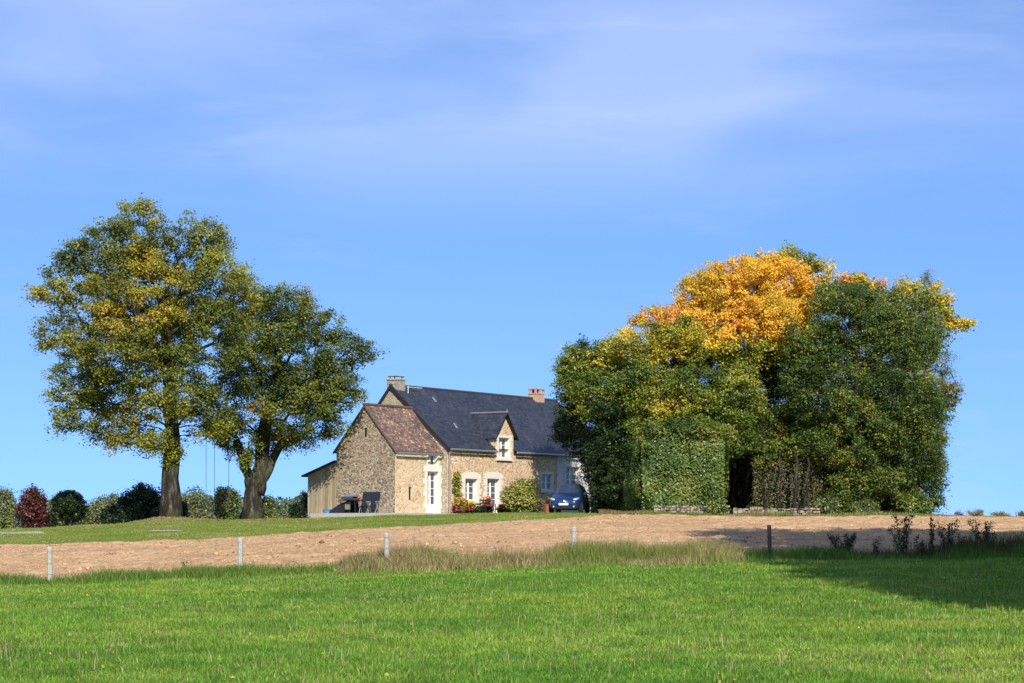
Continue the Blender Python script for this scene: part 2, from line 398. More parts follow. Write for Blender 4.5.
# ------------------------------------------------------------------ foliage
def leaf_mesh(name, P, Nn, size, col, material, aspect=.62):
    n = len(P); r = rng.normal(size=(n, 3)); Nn = Nn / np.maximum(np.linalg.norm(Nn, axis=1, keepdims=True), 1e-6)
    U = np.cross(Nn, r); U /= np.maximum(np.linalg.norm(U, axis=1, keepdims=True), 1e-6); V = np.cross(Nn, U)
    s = (size * rng.uniform(.65, 1.35, n))[:, None]
    co = np.stack([P - U * s * .5, P + V * s * .5 * aspect + Nn * s * .08, P + U * s * .5 - Nn * s * .06, P - V * s * .5 * aspect + Nn * s * .08], 1).reshape(-1, 3)
    F = np.arange(4 * n).reshape(n, 4)
    return np_mesh(name, co, F, np.repeat(np.clip(col, 0, .95), 4, 0), material)

def palette(P, pal, clumpc, patch=.35, spread=.22, crown_pts_noise=.6):
    """pick per-leaf albedo from weighted colours with soft patches; leaf colours, the darker palettes also hold crown shade"""
    cols = np.array([c for c, w in pal]); w = np.array([w for c, w in pal], float); w /= w.sum(); cum = np.cumsum(w)
    t = crown_pts_noise * vnoise(P, patch) + (1 - crown_pts_noise) * .5 * (clumpc + rng.random(len(P)))
    t = (t - t.min()) / (t.max() - t.min() + 1e-9); order = np.argsort(np.argsort(t)) / len(t)
    idx = np.minimum(np.searchsorted(cum, order), len(cols) - 1)
    c = cols[idx] * rng.uniform(1 - spread, 1 + spread, (len(P), 1)) * (1 + rng.uniform(-.08, .08, (len(P), 3)))
    return c

def lobes_to_world(lobes, D, base):
    out = []
    for L in lobes:
        px, py, rx, ry = L[:4]; dd = L[4] if len(L) > 4 and L[4] is not None else 0.0; pal = L[5] if len(L) > 5 else None
        y = D + dd; k = y / FPX
        out.append((np.array([PX(px, y) - base[0], y - base[1], PZ(py, y) - base[2]]), np.array([rx * k, (rx + ry) * .5 * k * .95, ry * k]), pal))
    return out

def make_clumps(L, cr, dens=1.0, inner=.18):
    Cc, li = [], []
    for i, (c, r, pal) in enumerate(L):
        area = 4 * math.pi * ((r[0] * r[1]) ** 1.6 / 3 + (r[0] * r[2]) ** 1.6 / 3 + (r[1] * r[2]) ** 1.6 / 3) ** (1 / 1.6)
        n = max(5, int(dens * area / (cr * cr * 2.2)))
        d = rng.normal(size=(n, 3)); d /= np.linalg.norm(d, axis=1, keepdims=True)
        f = .78 + .22 * rng.random(n); k = rng.random(n) < inner; f[k] = rng.uniform(.25, .75, k.sum())
        P = c + d * np.maximum(r - cr * .55, r * .4) * f[:, None]
        keep = np.ones(n, bool)
        for j, (c2, r2, _) in enumerate(L):
            if j == i: continue
            q = np.linalg.norm((P - c2) / (r2 * .72), axis=1); keep &= ~((q < 1) & (rng.random(n) < .75))
        Cc.append(P[keep]); li += [i] * int(keep.sum())
    return np.concatenate(Cc), np.array(li)

def grow(trunk_pts, trunk_r, clumps, n_side=7, twig=.012, sag=.0):
    """skeleton: every clump hangs on the nearest branch node that is on its way from the trunk"""
    nodes = [Vector(p) for p in trunk_pts]; par = [-1] + list(range(len(nodes) - 1)); nt = len(nodes)
    dist = [0.0]
    for i in range(1, nt): dist.append(dist[-1] + (nodes[i] - nodes[i - 1]).length)
    start = max(1, nt // 3); fork = nodes[-1] if nt > 1 else nodes[0]
    order = sorted(range(len(clumps)), key=lambda i: (Vector(clumps[i]) - fork).length)
    A = np.array([tuple(p) for p in nodes]); Dd = np.array(dist); ok = np.array([i >= start for i in range(nt)])
    for i in order:
        c = np.array(clumps[i]); d = np.linalg.norm(A - c, axis=1) + .35 * Dd + np.where(ok, 0, 1e6) + np.maximum(0, A[:, 2] - c[2]) * .7
        j = int(np.argmin(d)); q = Vector(A[j]); t = Vector(c); l = (t - q).length
        if l < 1e-3: continue
        prev = j; k = 3 if l > 1.2 else 2
        up = Vector((0, 0, 1)) * l * .10
        for s in range(1, k + 1):
            f = s / k; p = q.lerp(t, f) + up * math.sin(math.pi * f) + Vector(rng.normal(size=3)) * l * .05 * (s < k)
            nodes.append(p); par.append(prev); dist.append(dist[prev] + l / k); prev = len(nodes) - 1
            A = np.vstack([A, np.array(p)[None]]); Dd = np.append(Dd, dist[-1]); ok = np.append(ok, True)
    N = len(nodes); w = np.zeros(N)
    kids = [[] for _ in range(N)]
    for i in range(N):
        if par[i] >= 0: kids[par[i]].append(i)
    for i in range(N - 1, -1, -1):
        w[i] = max(1.0, w[i])
        if par[i] >= 0: w[par[i]] += w[i] if i >= nt or True else 0
    rad = twig * np.sqrt(w) * 1.6
    for i in range(nt): rad[i] = trunk_r[i]
    mb = MB(); mb.tube(nodes[:nt], [float(r) for r in rad[:nt]], 12)
    for i in range(nt, N):
        if par[i] == -1: continue
        p = par[i]; r0 = min(float(rad[i]) * 1.25, float(rad[p]) * .8)
        # merge simple chains into one tube
        if kids[p] and kids[p][0] == i and p >= nt and len(kids[p]) == 1: continue
        ch = [p, i]; 
        while len(kids[ch[-1]]) == 1: ch.append(kids[ch[-1]][0])
        rr = [r0] + [float(rad[c]) for c in ch[1:]]
        mb.tube([nodes[c] for c in ch], rr, n_side if rr[1] > .08 else 4, cap=False)
    return mb

def flare(path, r0, r1, flare_r, n=9):
    """trunk with flared root collar; path = list of points"""
    pts, rs = [], []; P = [Vector(p) for p in path]; seg = len(P) - 1
    for i in range(n):
        t = i / (n - 1) * seg; a = min(int(t), seg - 1); p = P[a].lerp(P[a + 1], t - a); f = i / (n - 1)
        pts.append(p + Vector((.05 * math.sin(i * 2.1), .05 * math.cos(i * 1.3), 0)) * (i > 0)); rs.append((r0 + (r1 - r0) * f) * (1 + .06 * math.sin(i * 2.7)) + flare_r * math.exp(-f * 9))
    return pts, rs

def tree(name, label, cat, base, D, lobes, pal, trunk_path, r0, r1, flare_r=.3, cr=.75, leaves=170, size=.2, dens=1.0,
         material='leaf', group=None, inner=.18, twig=.012, upness=.75, patch=.7, aspect=.62, flat=.8, extra_trunks=(), fill=1.0, cn=.6):
    root = empty(name, base, 0, label, cat, group)
    L = lobes_to_world(lobes, D, base); Cc, li = make_clumps(L, cr, dens, inner)
    pts, rs = flare(trunk_path, r0, r1, flare_r)
    t = grow(pts, rs, Cc, twig=twig)
    for tp, a, b in extra_trunks:
        p2, q2 = flare(tp, a, b, a * .4); t.tube(p2, q2, 8)
    trunk = t.build('trunk', M['bark'], root, smooth=True)
    k = len(Cc); crs = cr * rng.uniform(.5, 1.35, k); nl = np.maximum(8, (leaves * (crs / cr) ** 2).astype(int))
    idx = np.repeat(np.arange(k), nl); n = len(idx)
    d = rng.normal(size=(n, 3)); d /= np.linalg.norm(d, axis=1, keepdims=True); rr = rng.random(n) ** .5 * np.where(rng.random(n) < .08, 1.35, 1)
    off = d * (rr * crs[idx])[:, None] * np.array([1.0, 1.0, flat]); off[:, 2] = np.abs(off[:, 2]) * np.where(rng.random(n) < .72, 1, -1)
    cen = np.array([0, 0, np.median(Cc[:, 2])]); o = Cc - cen; o /= np.maximum(np.linalg.norm(o, axis=1, keepdims=True), 1e-6); o = o + rng.normal(size=o.shape) * .45; o /= np.linalg.norm(o, axis=1, keepdims=True)
    along = (off * o[idx]).sum(1, keepdims=True); off = off * .86 + o[idx] * along * rng.uniform(.2, .9, k)[idx][:, None]; P = Cc[idx] + off
    P = P + .18 * cr * (np.stack([vnoise(P, 2.1), vnoise(P + 9, 2.1), vnoise(P + 17, 2.1)], 1) - .5) * 2
    Nn = d * .55 + np.array([.05, -.12, upness]) + rng.normal(size=(n, 3)) * .42
    cc = rng.random(k)[idx]; col = np.zeros((n, 3)); lid = li[idx]
    groups = {}
    for i, (_, _, p) in enumerate(L): groups.setdefault(id(p or pal), [p or pal, []])[1].append(i)
    for p, ids in groups.values():
        m_ = np.isin(lid, ids)
        if m_.any(): col[m_] = palette(P[m_], p, cc[m_], patch, crown_pts_noise=cn)
    me = leaf_mesh('crown', P, Nn, size, col, M[material], aspect)
    link('crown', me, root)
    return root

OLIVED = [((.05, .075, .013), 3), ((.09, .12, .018), 4), ((.14, .16, .022), 2)]  # darker olive; shade under the crowns is put into the colour
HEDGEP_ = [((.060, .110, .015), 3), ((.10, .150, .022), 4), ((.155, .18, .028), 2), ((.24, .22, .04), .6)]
# palettes (linear albedo)
OAK = [((.050, .066, .012), 3), ((.095, .107, .016), 4.5), ((.145, .146, .020), 3.5), ((.20, .175, .022), .9)]
OAKY = [((.085, .095, .015), 2), ((.14, .14, .018), 3), ((.21, .18, .020), 2.5), ((.30, .20, .022), 1)]
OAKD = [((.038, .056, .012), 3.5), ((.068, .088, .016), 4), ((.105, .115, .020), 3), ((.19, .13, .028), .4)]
ORANGE = [((.46, .33, .03), 2.5), ((.62, .37, .035), 5), ((.66, .38, .035), 3), ((.62, .30, .05), 1)]
PINKO = [((.55, .25, .10), 2), ((.55, .30, .05), 3), ((.40, .30, .03), 2)]
YELG = [((.075, .10, .012), 2), ((.18, .18, .018), 3), ((.34, .27, .022), 3), ((.50, .34, .03), 1.5)]
YEL = [((.22, .22, .02), 2), ((.46, .36, .03), 3), ((.55, .30, .03), 1), ((.12, .15, .02), 1)]
OLIVE = [((.050, .075, .012), 3), ((.10, .125, .016), 4), ((.17, .17, .02), 2.4), ((.30, .23, .03), .8)]
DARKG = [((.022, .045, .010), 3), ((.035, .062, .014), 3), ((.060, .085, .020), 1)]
ASH = [((.030, .056, .010), 4), ((.064, .098, .017), 4), ((.115, .145, .024), 2.5), ((.20, .18, .03), .8)]
BROWNG = [((.10, .10, .03), 2), ((.18, .15, .04), 3), ((.26, .17, .05), 2)]
WILLOW = [((.16, .20, .10), 1), ((.22, .26, .15), 1)]

def lift_pal(p, f): p[:] = [(tuple(min(.8, x * f) for x in c), w) for c, w in p]
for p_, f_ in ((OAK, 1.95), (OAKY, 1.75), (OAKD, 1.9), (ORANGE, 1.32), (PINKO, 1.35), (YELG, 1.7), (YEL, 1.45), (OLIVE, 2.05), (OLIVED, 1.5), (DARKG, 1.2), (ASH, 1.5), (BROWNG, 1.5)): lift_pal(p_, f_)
# ------------------------------------------------------------------ the two oaks
bx, by = PX(170, 115), 115.0; bz = Z(bx, by) - .22
tree('oak_tree', 'tall oak with yellowing olive crown and straight ivy-dark trunk, the bigger tree at the left', 'tree',
     (bx, by, bz), 115,
     [(140, 232, 36, 33), (100, 250, 36, 28), (58, 288, 32, 24), (198, 242, 36, 30, 1), (222, 285, 38, 38), (72, 335, 40, 30), (140, 298, 60, 44, -1.5, OAKY),
      (78, 385, 38, 30), (70, 420, 26, 18), (118, 428, 36, 26, 0, OAKY), (165, 385, 50, 42, -1.5), (218, 335, 40, 42), (125, 350, 50, 38, -2, OAKY), (158, 442, 26, 18, -1),
      (205, 415, 34, 32), (195, 300, 40, 35, 2), (130, 262, 34, 26, -1.2, OAKY), (110, 300, 40, 30, 2.5), (242, 300, 20, 30, 1.5), (78, 262, 24, 20, .5), (172, 455, 13, 14, -.5), (155, 265, 40, 26, 2), (105, 395, 34, 28, 2), (155, 340, 46, 40, 3)],
     OAK, [(0, 0, 0), (.05, 0, 2.2), (.12, 0, 4.4), (-.1, .2, 7.5), (-.4, .2, 11.5)], .52, .24, .18, cr=.50, leaves=120, size=.135, dens=.88, twig=.0105, inner=.12)
bx, by = PX(251, 122), 122.0; bz = Z(bx, by) - .2
tree('oak_tree', 'smaller darker oak with thick leaning trunk, between the tall oak and the house', 'tree',
     (bx, by, bz), 122,
     [(290, 306, 34, 24), (318, 325, 28, 26), (348, 352, 26, 20), (338, 388, 32, 26), (290, 358, 45, 40, -1), (248, 348, 34, 34), (240, 400, 38, 36, -1),
      (292, 410, 42, 32, -1.5), (325, 425, 24, 20), (248, 442, 36, 18), (292, 440, 28, 16), (222, 425, 22, 22), (270, 330, 34, 32, 2), (310, 385, 40, 34, 2.5), (258, 300, 20, 18, 1), (247, 462, 10, 12, -.6), (368, 358, 10, 8, 0)],
     OAKD, [(0, 0, 0), (.15, 0, 1.6), (.55, 0, 3.2), (.8, .1, 5.5), (1.6, .3, 9.0)], .55, .30, .16, cr=.48, leaves=120, size=.13, dens=.92, twig=.0105, inner=.12,
     extra_trunks=[([(.2, 0, 1.5), (-.15, 0, 2.6), (-.8, -.1, 4.6)], .36, .2), ([(.3, 0, 1.7), (.95, .1, 3.0), (1.9, .1, 4.9)], .36, .18)])

n = 3200; a_ = rng.random(n) * 6.283; r_ = np.abs(rng.normal(size=n)) * 3.2 + .7; w_ = rng.random(n) < .55
x = np.where(w_, -17.9, -14.2) + r_ * np.cos(a_); y = np.where(w_, 115, 117.5) + r_ * np.sin(a_) * .8
tag(link('leaf_litter', leaf_mesh('leaf_litter', np.stack([x, y, z_at(x, y) + .02], 1), rng.normal(size=(n, 3)) * .4 + np.array([0, -.3, 1]), .09, np.array([(.30, .20, .07), (.40, .30, .09), (.20, .13, .06), (.16, .16, .05)])[rng.integers(0, 4, n)], M['leaf'], .8)), kind='stuff')
# rope swing under the oaks
sy = 116.5; sx = (PX(206, sy), PX(214.5, sy)); ztop = PZ(440, sy)
rt = empty('rope_swing', ((sx[0] + sx[1]) / 2, sy, Z(sx[0], sy)), 0, 'thin swing of two close ropes hanging between the two oak trunks', 'swing')
g0 = Z(sx[0], sy)
for s in (-1, 1):
    m = MB(); m.tube([(s * .22, 0, ztop - g0 + .6), (s * .22, 0, .62)], .013, 5); m.build('rope', M['rope'], rt)
m = MB(); m.box(-.26, .26, -.1, .1, .58, .62); m.build('seat', M['dark_wood'], rt)
rx = PX(228.5, 116.8); m = MB(); m.tube([(0, 0, ztop - g0 + .5), (.02, 0, 4), (0, 0, .5)], .013, 5)
ro = m.build('climbing_rope', M['rope']); ro.location = (rx, 116.8, g0); tag(ro, 'single thin rope hanging beside the trunk of the smaller oak', 'rope')

# ------------------------------------------------------------------ shrubs
def shrub(name, label, cat, px, py_top, py_base, half_w, D, pal, size=.11, cr=.3, leaves=90, material='waxy_leaf', stem=.05, group=None, round_=False, dens=1.2, lumps=7, aspect=.6):
    x = PX(px, D); k = D / FPX; zb = PZ(py_base, D); g = Z(x, D); base = (x, D, min(zb, g) - .03)
    H = PZ(py_top, D) - base[2]; W = half_w * k
    root = empty(name, base, 0, label, cat, group)
    if round_: L = [(np.array([0, 0, H * .58]), np.array([W, W, H * .46]), None)]
    else:
        L = [(np.array([0, 0, H * .5]), np.array([W * .8, W * .8, H * .5]), None)]
        for i in range(lumps):
            a = i * 2.4; L.append((np.array([math.cos(a) * W * random.uniform(.3, .75), math.sin(a) * W * .45, H * (.25 + random.uniform(.3, .62) * ((i * .618) % 1))]), np.array([W * .5, W * .5, H * .28]), None))
    Cc, li = make_clumps(L, cr, dens, .3)
    if round_: pass
    Cc[:, 2] = np.maximum(Cc[:, 2], cr * .4)
    t = MB()
    for i in range(0, len(Cc), 2):
        c = Cc[i]; t.tube([(c[0] * .08, c[1] * .08, 0), (c[0] * .4, c[1] * .4, c[2] * .55), tuple(c)], [stem * .5, stem * .3, .006], 4, cap=False)
    if round_: t.tube([(0, 0, 0), (0, 0, H * .4)], [stem * 1.5, stem], 6)
    t.build('stems', M['bark'], root)
    n_ = len(Cc); idx = np.repeat(np.arange(n_), leaves); n = len(idx)
    d = rng.normal(size=(n, 3)); d /= np.linalg.norm(d, axis=1, keepdims=True)
    P = Cc[idx] + d * (rng.random(n) ** .45 * cr * (rng.uniform(.6, 1.5, n_)[idx] if not round_ else 1) * np.where(rng.random(n) < (.02 if round_ else .10), 1.6, 1))[:, None]; P[:, 2] = np.maximum(P[:, 2], .04)
    col = palette(P, pal, rng.random(n_)[idx], 1.3)
    me = leaf_mesh('foliage', P, d + rng.normal(size=(n, 3)) * .5 + np.array([0, 0, .3]), size, col, M[material], aspect)
    link('foliage', me, root); return root
RED = [((.06, .014, .02), 4), ((.10, .02, .028), 3), ((.24, .045, .035), .9), ((.06, .05, .02), 1)]
LAUREL = [((.012, .026, .010), 3), ((.020, .040, .014), 2)]
BOX = [((.014, .030, .008), 3), ((.024, .044, .012), 2)]
PALE = [((.13, .17, .075), 2), ((.18, .21, .10), 2), ((.24, .25, .13), 1)]
YG = [((.20, .24, .03), 2), ((.30, .30, .04), 2), ((.12, .17, .03), 2)]
SUNB = [((.06, .09, .02), 3), ((.11, .14, .035), 3), ((.17, .18, .05), 1)]
shrub('red_shrub', 'dark red-leaved shrub at the far left beside the clipped green ball', 'shrub', 32, 485, 527, 19, 119, RED, .13, .28, 70)
shrub('topiary_shrub', 'clipped dark green ball shrub right of the red-leaved shrub', 'shrub', 69, 491, 526, 19, 120, BOX, .08, .2, 120, round_=True, dens=1.8)
shrub('low_shrub', 'low dark bush tucked between red-leaved shrub and clipped ball', 'shrub', 49, 511, 527, 9, 119.5, BOX, .09, .2, 70)
shrub('laurel_bush', 'large dark glossy bush just left of the tall oak trunk', 'bush', 143, 481, 524, 24, 120, LAUREL, .15, .32, 80)
shrub('laurel_bush', 'low dark rounded bush at the left foot of the large dark bush', 'bush', 117, 502, 526, 13, 119, LAUREL, .12, .25, 90, dens=1.5)
shrub('laurel_bush', 'narrow dark bush directly behind the tall oak trunk on its right', 'bush', 180, 500, 523, 8, 121, LAUREL, .12, .25, 80)
shrub('leafy_bush', 'sunlit green leafy bush left of the smaller oak trunk', 'bush', 226, 485, 523, 16, 121.5, SUNB, .14, .28, 60)
shrub('leafy_bush', 'small green bush peeping out right of the smaller oak trunk', 'bush', 266, 496, 521, 7, 123, SUNB, .12, .25, 60)
shrub('evergreen_shrub', 'small dark evergreen shrub at the left end of the wooden lean-to', 'shrub', 297, 503, 520, 9, 122, LAUREL, .10, .22, 80)
shrub('garden_shrub', 'upright sparse shrub behind the wooden lean-to wall', 'shrub', 305, 489, 518, 7, 129, SUNB, .12, .22, 40)
shrub('yellow_plant', 'tall yellow-flowered plant between smaller oak and lean-to', 'plant', 274, 505, 520, 4, 124, YG, .10, .15, 25, dens=.8)
shrub('yellow_plant', 'pale seedhead plant just left of the small evergreen shrub', 'plant', 284, 507, 520, 4, 125, PALE, .09, .13, 22, dens=.8)
D2 = 150
for px, top, hw, pal, nm, lab in ((2, 486, 14, PALE, 'field_bush', 'pale distant bush at the far left edge, behind the yellow-green one'), (6, 504, 9, YG, 'field_bush', 'yellow-green bush in front of the pale one at the far left'),
                                 (62, 492, 14, PALE, 'field_bush', 'pale bush showing just above the clipped ball'), (104, 494, 16, PALE, 'field_bush', 'pale grey-green bush between clipped ball and large dark bush'),
                                 (88, 503, 9, SUNB, 'field_bush', 'small mid-green bush right of the clipped ball'),
                                 (193, 488, 19, PALE, 'field_bush', 'pale grey-green bush between the two oak trunks, behind'), (183, 500, 12, SUNB, 'field_bush', 'mid-green bush low behind the tall oak trunk')):
    shrub(nm, lab, 'bush', px, top, 529, hw, D2, pal, .16, .4, 70, 'leaf')

n = 26000; y_ = rng.uniform(255, 262, n); x_ = rng.uniform(-75, -12, n); tp = 1.7 + 1.9 * vnoise(np.stack([x_, 0 * x_, 0 * x_], 1), .16) * vnoise(np.stack([x_, y_, 0 * x_], 1), .6) * 2
P_ = np.stack([x_, y_, z_at(x_, y_) + rng.random(n) * (tp + .8)], 1)
tag(link('distant_hedgerow', leaf_mesh('distant_hedgerow', P_, rng.normal(size=(n, 3)) + np.array([0, -.4, .6]), .5, palette(P_, [((.09, .13, .07), 2), ((.13, .17, .09), 2), ((.18, .20, .11), 1)], rng.random(n), .15), M['leaf'])), kind='stuff')
# ------------------------------------------------------------------ right-hand grove
# clipped hedge (box of leaves following two wall-like faces)
def hedge(name, label, cat, ring, z0, h, pal, size, per_m2, thick=.3, core_in=.35, dentf=.25, material='waxy_leaf', top=True, lean=0):
    """ring: ccw outline points (world xy). leaves sit on the faces, woody stems inside"""
    R_ = [Vector((p[0], p[1])) for p in ring]; cx = sum(p.x for p in R_) / len(R_); cy = sum(p.y for p in R_) / len(R_)
    root = empty(name, (cx, cy, z0), 0, label, cat); P, Nn = [], []
    for i in range(len(R_)):
        a, b = R_[i], R_[(i + 1) % len(R_)]; l = (b - a).length; nn = np.array([(b - a).y, -(b - a).x, 0]) / l; n = int(l * h * per_m2 * 1.35)
        t = rng.random(n); zz = rng.random(n) * h; zz *= 1 + .22 * (vnoise(np.stack([a.x + (b.x - a.x) * t, a.y + (b.y - a.y) * t, 0 * t], 1), 1.3) - .35) + .10 * (rng.random(n) ** 6); dep = rng.random(n) ** 1.6 * thick
        p = np.stack([a.x + (b.x - a.x) * t, a.y + (b.y - a.y) * t, zz], 1) - nn * dep[:, None]
        bulge = (vnoise(p, .8) - .5) * dentf * 2 + (vnoise(p, 3) - .5) * .12
        p += nn * bulge[:, None]; P.append(p); Nn.append(np.tile(nn, (n, 1)))
    if top:
        xs_ = [p.x for p in R_]; ys_ = [p.y for p in R_]; n = int((max(xs_) - min(xs_)) * (max(ys_) - min(ys_)) * per_m2)
        q = np.stack([rng.uniform(min(xs_), max(xs_), n), rng.uniform(min(ys_), max(ys_), n)], 1); ins = np.zeros(n, bool); k = len(R_)
        for i in range(k):
            x1, y1 = R_[i]; x2, y2 = R_[(i + 1) % k]
            c = ((y1 > q[:, 1]) != (y2 > q[:, 1])) & (q[:, 0] < (x2 - x1) * (q[:, 1] - y1) / ((y2 - y1) or 1e-9) + x1); ins ^= c
        q = q[ins]; zz = h - rng.random(len(q)) * thick + (vnoise(np.c_[q, q[:, :1] * 0], .9) - .5) * .9
        P.append(np.c_[q, zz]); Nn.append(np.tile([0, 0, 1.], (len(q), 1)))
    P = np.concatenate(P); Nn = np.concatenate(Nn); P -= np.array([cx, cy, 0])
    Nn = Nn * .8 + rng.normal(size=P.shape) * .38 + np.array([0, 0, .35])
    col = palette(P, pal, rng.random(len(P)), .8)
    link('foliage', leaf_mesh('foliage', P, Nn, size, col, M[material]), root)
    t = MB()
    for i in range(len(R_)):
        a, b = R_[i], R_[(i + 1) % len(R_)]; l = (b - a).length
        for s in range(int(l / .3)):
            p = a.lerp(b, (s + .5) * .3 / l); q = Vector((cx, cy)); p = p.lerp(q, min(.5, .5 / max((q - p).length, .1)))
            t.tube([(p.x - cx, p.y - cy, 0), (p.x - cx + random.uniform(-.2, .2), p.y - cy + random.uniform(-.2, .2), h * .55), (p.x - cx + random.uniform(-.3, .3), p.y - cy + random.uniform(-.3, .3), h * .92)], [.05, .035, .015], 5, cap=False)
    t.build('stems', M['bark'], root)
    return root
HEDGEP = [((.055, .105, .015), 3.5), ((.100, .160, .022), 4), ((.17, .22, .035), 2), ((.24, .22, .06), .8)]
hedge('clipped_hedge', 'tall clipped green hedge block with flat sunlit front above the stone wall', 'hedge',
      [(6.75, 114.2), (11.0, 114.2), (11.0, 117.2), (7.6, 121.5), (5.6, 127), (4.6, 126.6), (5.3, 120.4)], 2.35, 3.8, HEDGEP, .125, 520, thick=.5, dentf=.42)
tb = lambda px, D: (PX(px, D), D, Z(PX(px, D), D) - .1)
b = tb(606, 127)
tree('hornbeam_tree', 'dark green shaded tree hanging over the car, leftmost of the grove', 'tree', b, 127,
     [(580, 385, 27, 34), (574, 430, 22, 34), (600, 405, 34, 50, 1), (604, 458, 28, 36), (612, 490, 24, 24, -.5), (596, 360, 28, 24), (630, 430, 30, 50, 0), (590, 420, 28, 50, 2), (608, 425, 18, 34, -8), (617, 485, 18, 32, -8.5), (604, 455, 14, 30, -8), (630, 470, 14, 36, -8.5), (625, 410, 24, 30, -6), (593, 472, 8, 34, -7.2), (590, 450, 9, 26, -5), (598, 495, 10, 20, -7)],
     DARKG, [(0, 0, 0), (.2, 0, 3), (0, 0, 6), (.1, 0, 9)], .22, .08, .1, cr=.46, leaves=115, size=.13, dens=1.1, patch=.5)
b = tb(672, 119)
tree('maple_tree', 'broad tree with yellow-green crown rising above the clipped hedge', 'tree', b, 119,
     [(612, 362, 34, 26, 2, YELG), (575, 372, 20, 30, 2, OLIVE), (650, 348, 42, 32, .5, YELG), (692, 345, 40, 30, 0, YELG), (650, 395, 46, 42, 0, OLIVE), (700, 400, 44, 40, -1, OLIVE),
      (648, 425, 26, 30, -1.2, OLIVE), (690, 430, 40, 24, -1.8, OLIVED), (735, 400, 34, 40, -1, OLIVE), (730, 442, 34, 20, -1.5, OLIVED), (656, 442, 14, 10, -4.0, HEDGEP_), (684, 440, 16, 10, -4.2, HEDGEP_), (712, 443, 16, 9, -4.2, HEDGEP_), (664, 432, 24, 15, -3.7, OLIVED), (698, 434, 26, 13, -3.9, OLIVED), (722, 436, 14, 14, -3.6, OLIVED), (700, 405, 46, 34, 3.0, OLIVED), (655, 400, 40, 34, 3.0, OLIVED), (742, 372, 30, 26, 2.5, OAKD), (720, 380, 40, 36, 3.5, OAKD), (690, 370, 44, 36, 3.5, OAKD), (760, 390, 34, 40, 3.5, OAKD), (660, 325, 36, 18, 1.5, PINKO), (600, 395, 36, 30, 1, OLIVE), (762, 430, 30, 30, .5, OAKD), (775, 450, 30, 22, 2.5, OAKD), (790, 420, 24, 40, 3, OAKD)],  # low OLIVED and OAKD lobes paint the shaded underside of the crown
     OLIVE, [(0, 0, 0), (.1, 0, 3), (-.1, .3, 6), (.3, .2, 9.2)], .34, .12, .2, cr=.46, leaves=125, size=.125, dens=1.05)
b = tb(752, 123)
tree('maple_tree', 'tall maple with blazing orange top, highest in the grove', 'tree', b, 122,
     [(740, 290, 48, 34, -1), (700, 302, 30, 32, -.5), (770, 280, 40, 32, 0), (718, 330, 46, 26, -2), (764, 322, 42, 30, -2), (682, 325, 26, 20, -1, YELG), (795, 300, 24, 34, 0), (750, 350, 44, 24, -2, YELG), (712, 352, 36, 18, -2.5, YELG),
      (782, 360, 30, 40, 0, OLIVED), (740, 300, 50, 40, 2.5)],
     ORANGE, [(0, 0, 0), (.1, 0, 3), (.1, .2, 6), (-.1, 0, 10)], .36, .14, .2, cr=.46, leaves=125, size=.125, dens=1.05, upness=.5,
     extra_trunks=[([(1.2, -.4, 0), (1.5, -.3, 3), (1.3, 0, 6.5)], .15, .1), ([(-.8, .4, 0), (-1.0, .3, 3), (-1.2, 0, 6)], .13, .09)])
b = tb(800, 127)
tree('maple_tree', 'yellow and green tree top rising behind the orange maple', 'tree', b, 127,
     [(795, 258, 22, 17), (815, 275, 22, 18), (780, 268, 20, 16), (812, 300, 26, 26), (788, 330, 30, 40)], YELG,
     [(0, 0, 0), (0, 0, 4), (.1, 0, 8), (0, 0, 12)], .28, .1, .15, cr=.46, leaves=105, size=.13, dens=1.05)
b = tb(855, 118)
tree('ash_tree', 'wide dense dark green tree reaching the ground at the right of the grove', 'tree', b, 119,
     [(850, 318, 44, 34, 0), (810, 345, 34, 36, 0), (880, 345, 44, 42, 0), (832, 392, 50, 42, -1.5), (898, 392, 42, 46, -1), (852, 440, 52, 36, -2), (905, 448, 42, 38, -1), (930, 425, 20, 34, 0),
      (800, 392, 24, 40, -1), (868, 485, 46, 22, -2), (925, 482, 24, 26, 0), (915, 340, 30, 36, 1), (840, 300, 30, 20, 1.5), (895, 312, 30, 24, 1.5), (890, 420, 40, 60, 3), (825, 415, 30, 50, 2.5), (860, 430, 40, 60, 4), (845, 360, 50, 50, 3.5), (845, 500, 20, 12, -2.2), (900, 502, 36, 12, -1.5), (932, 468, 15, 36, 1), (928, 502, 20, 12, 0), (808, 430, 18, 26, -1)],
     ASH, [(0, 0, 0), (.1, 0, 2.5), (.2, .2, 6), (.1, .1, 10.5)], .34, .1, .25, cr=.50, leaves=135, size=.13, dens=1.0, aspect=.55, cn=.35, flat=.8,
     extra_trunks=[([(-1.3, .6, 0), (-1.5, .4, 2.6), (-1.9, .2, 6)], .17, .1), ([(-2.4, 1.2, 0), (-2.5, 1, 3), (-2.2, .6, 6)], .15, .09), ([(-3.2, .4, 0), (-3.1, .5, 3), (-2.9, .4, 6)], .13, .09), ([(1.3, -.2, 0), (1.0, -.5, 2.5), (.4, -.8, 5.5)], .14, .08)])
b = tb(880, 128)
tree('maple_tree', 'orange-tipped tree top showing behind the dark green tree', 'tree', b, 128,
     [(845, 288, 14, 14, 0, PINKO), (862, 282, 12, 13, 0, YEL), (880, 290, 12, 12, 0, PINKO), (868, 305, 34, 22, 0, OLIVE), (905, 290, 14, 14, 0, YEL), (895, 330, 30, 30, 0, OLIVE)], OLIVE,
     [(0, 0, 0), (0, 0, 4), (0, .1, 8), (0, 0, 11)], .2, .08, .1, cr=.5, leaves=80, size=.17, dens=1.0)
b = tb(900, 124)
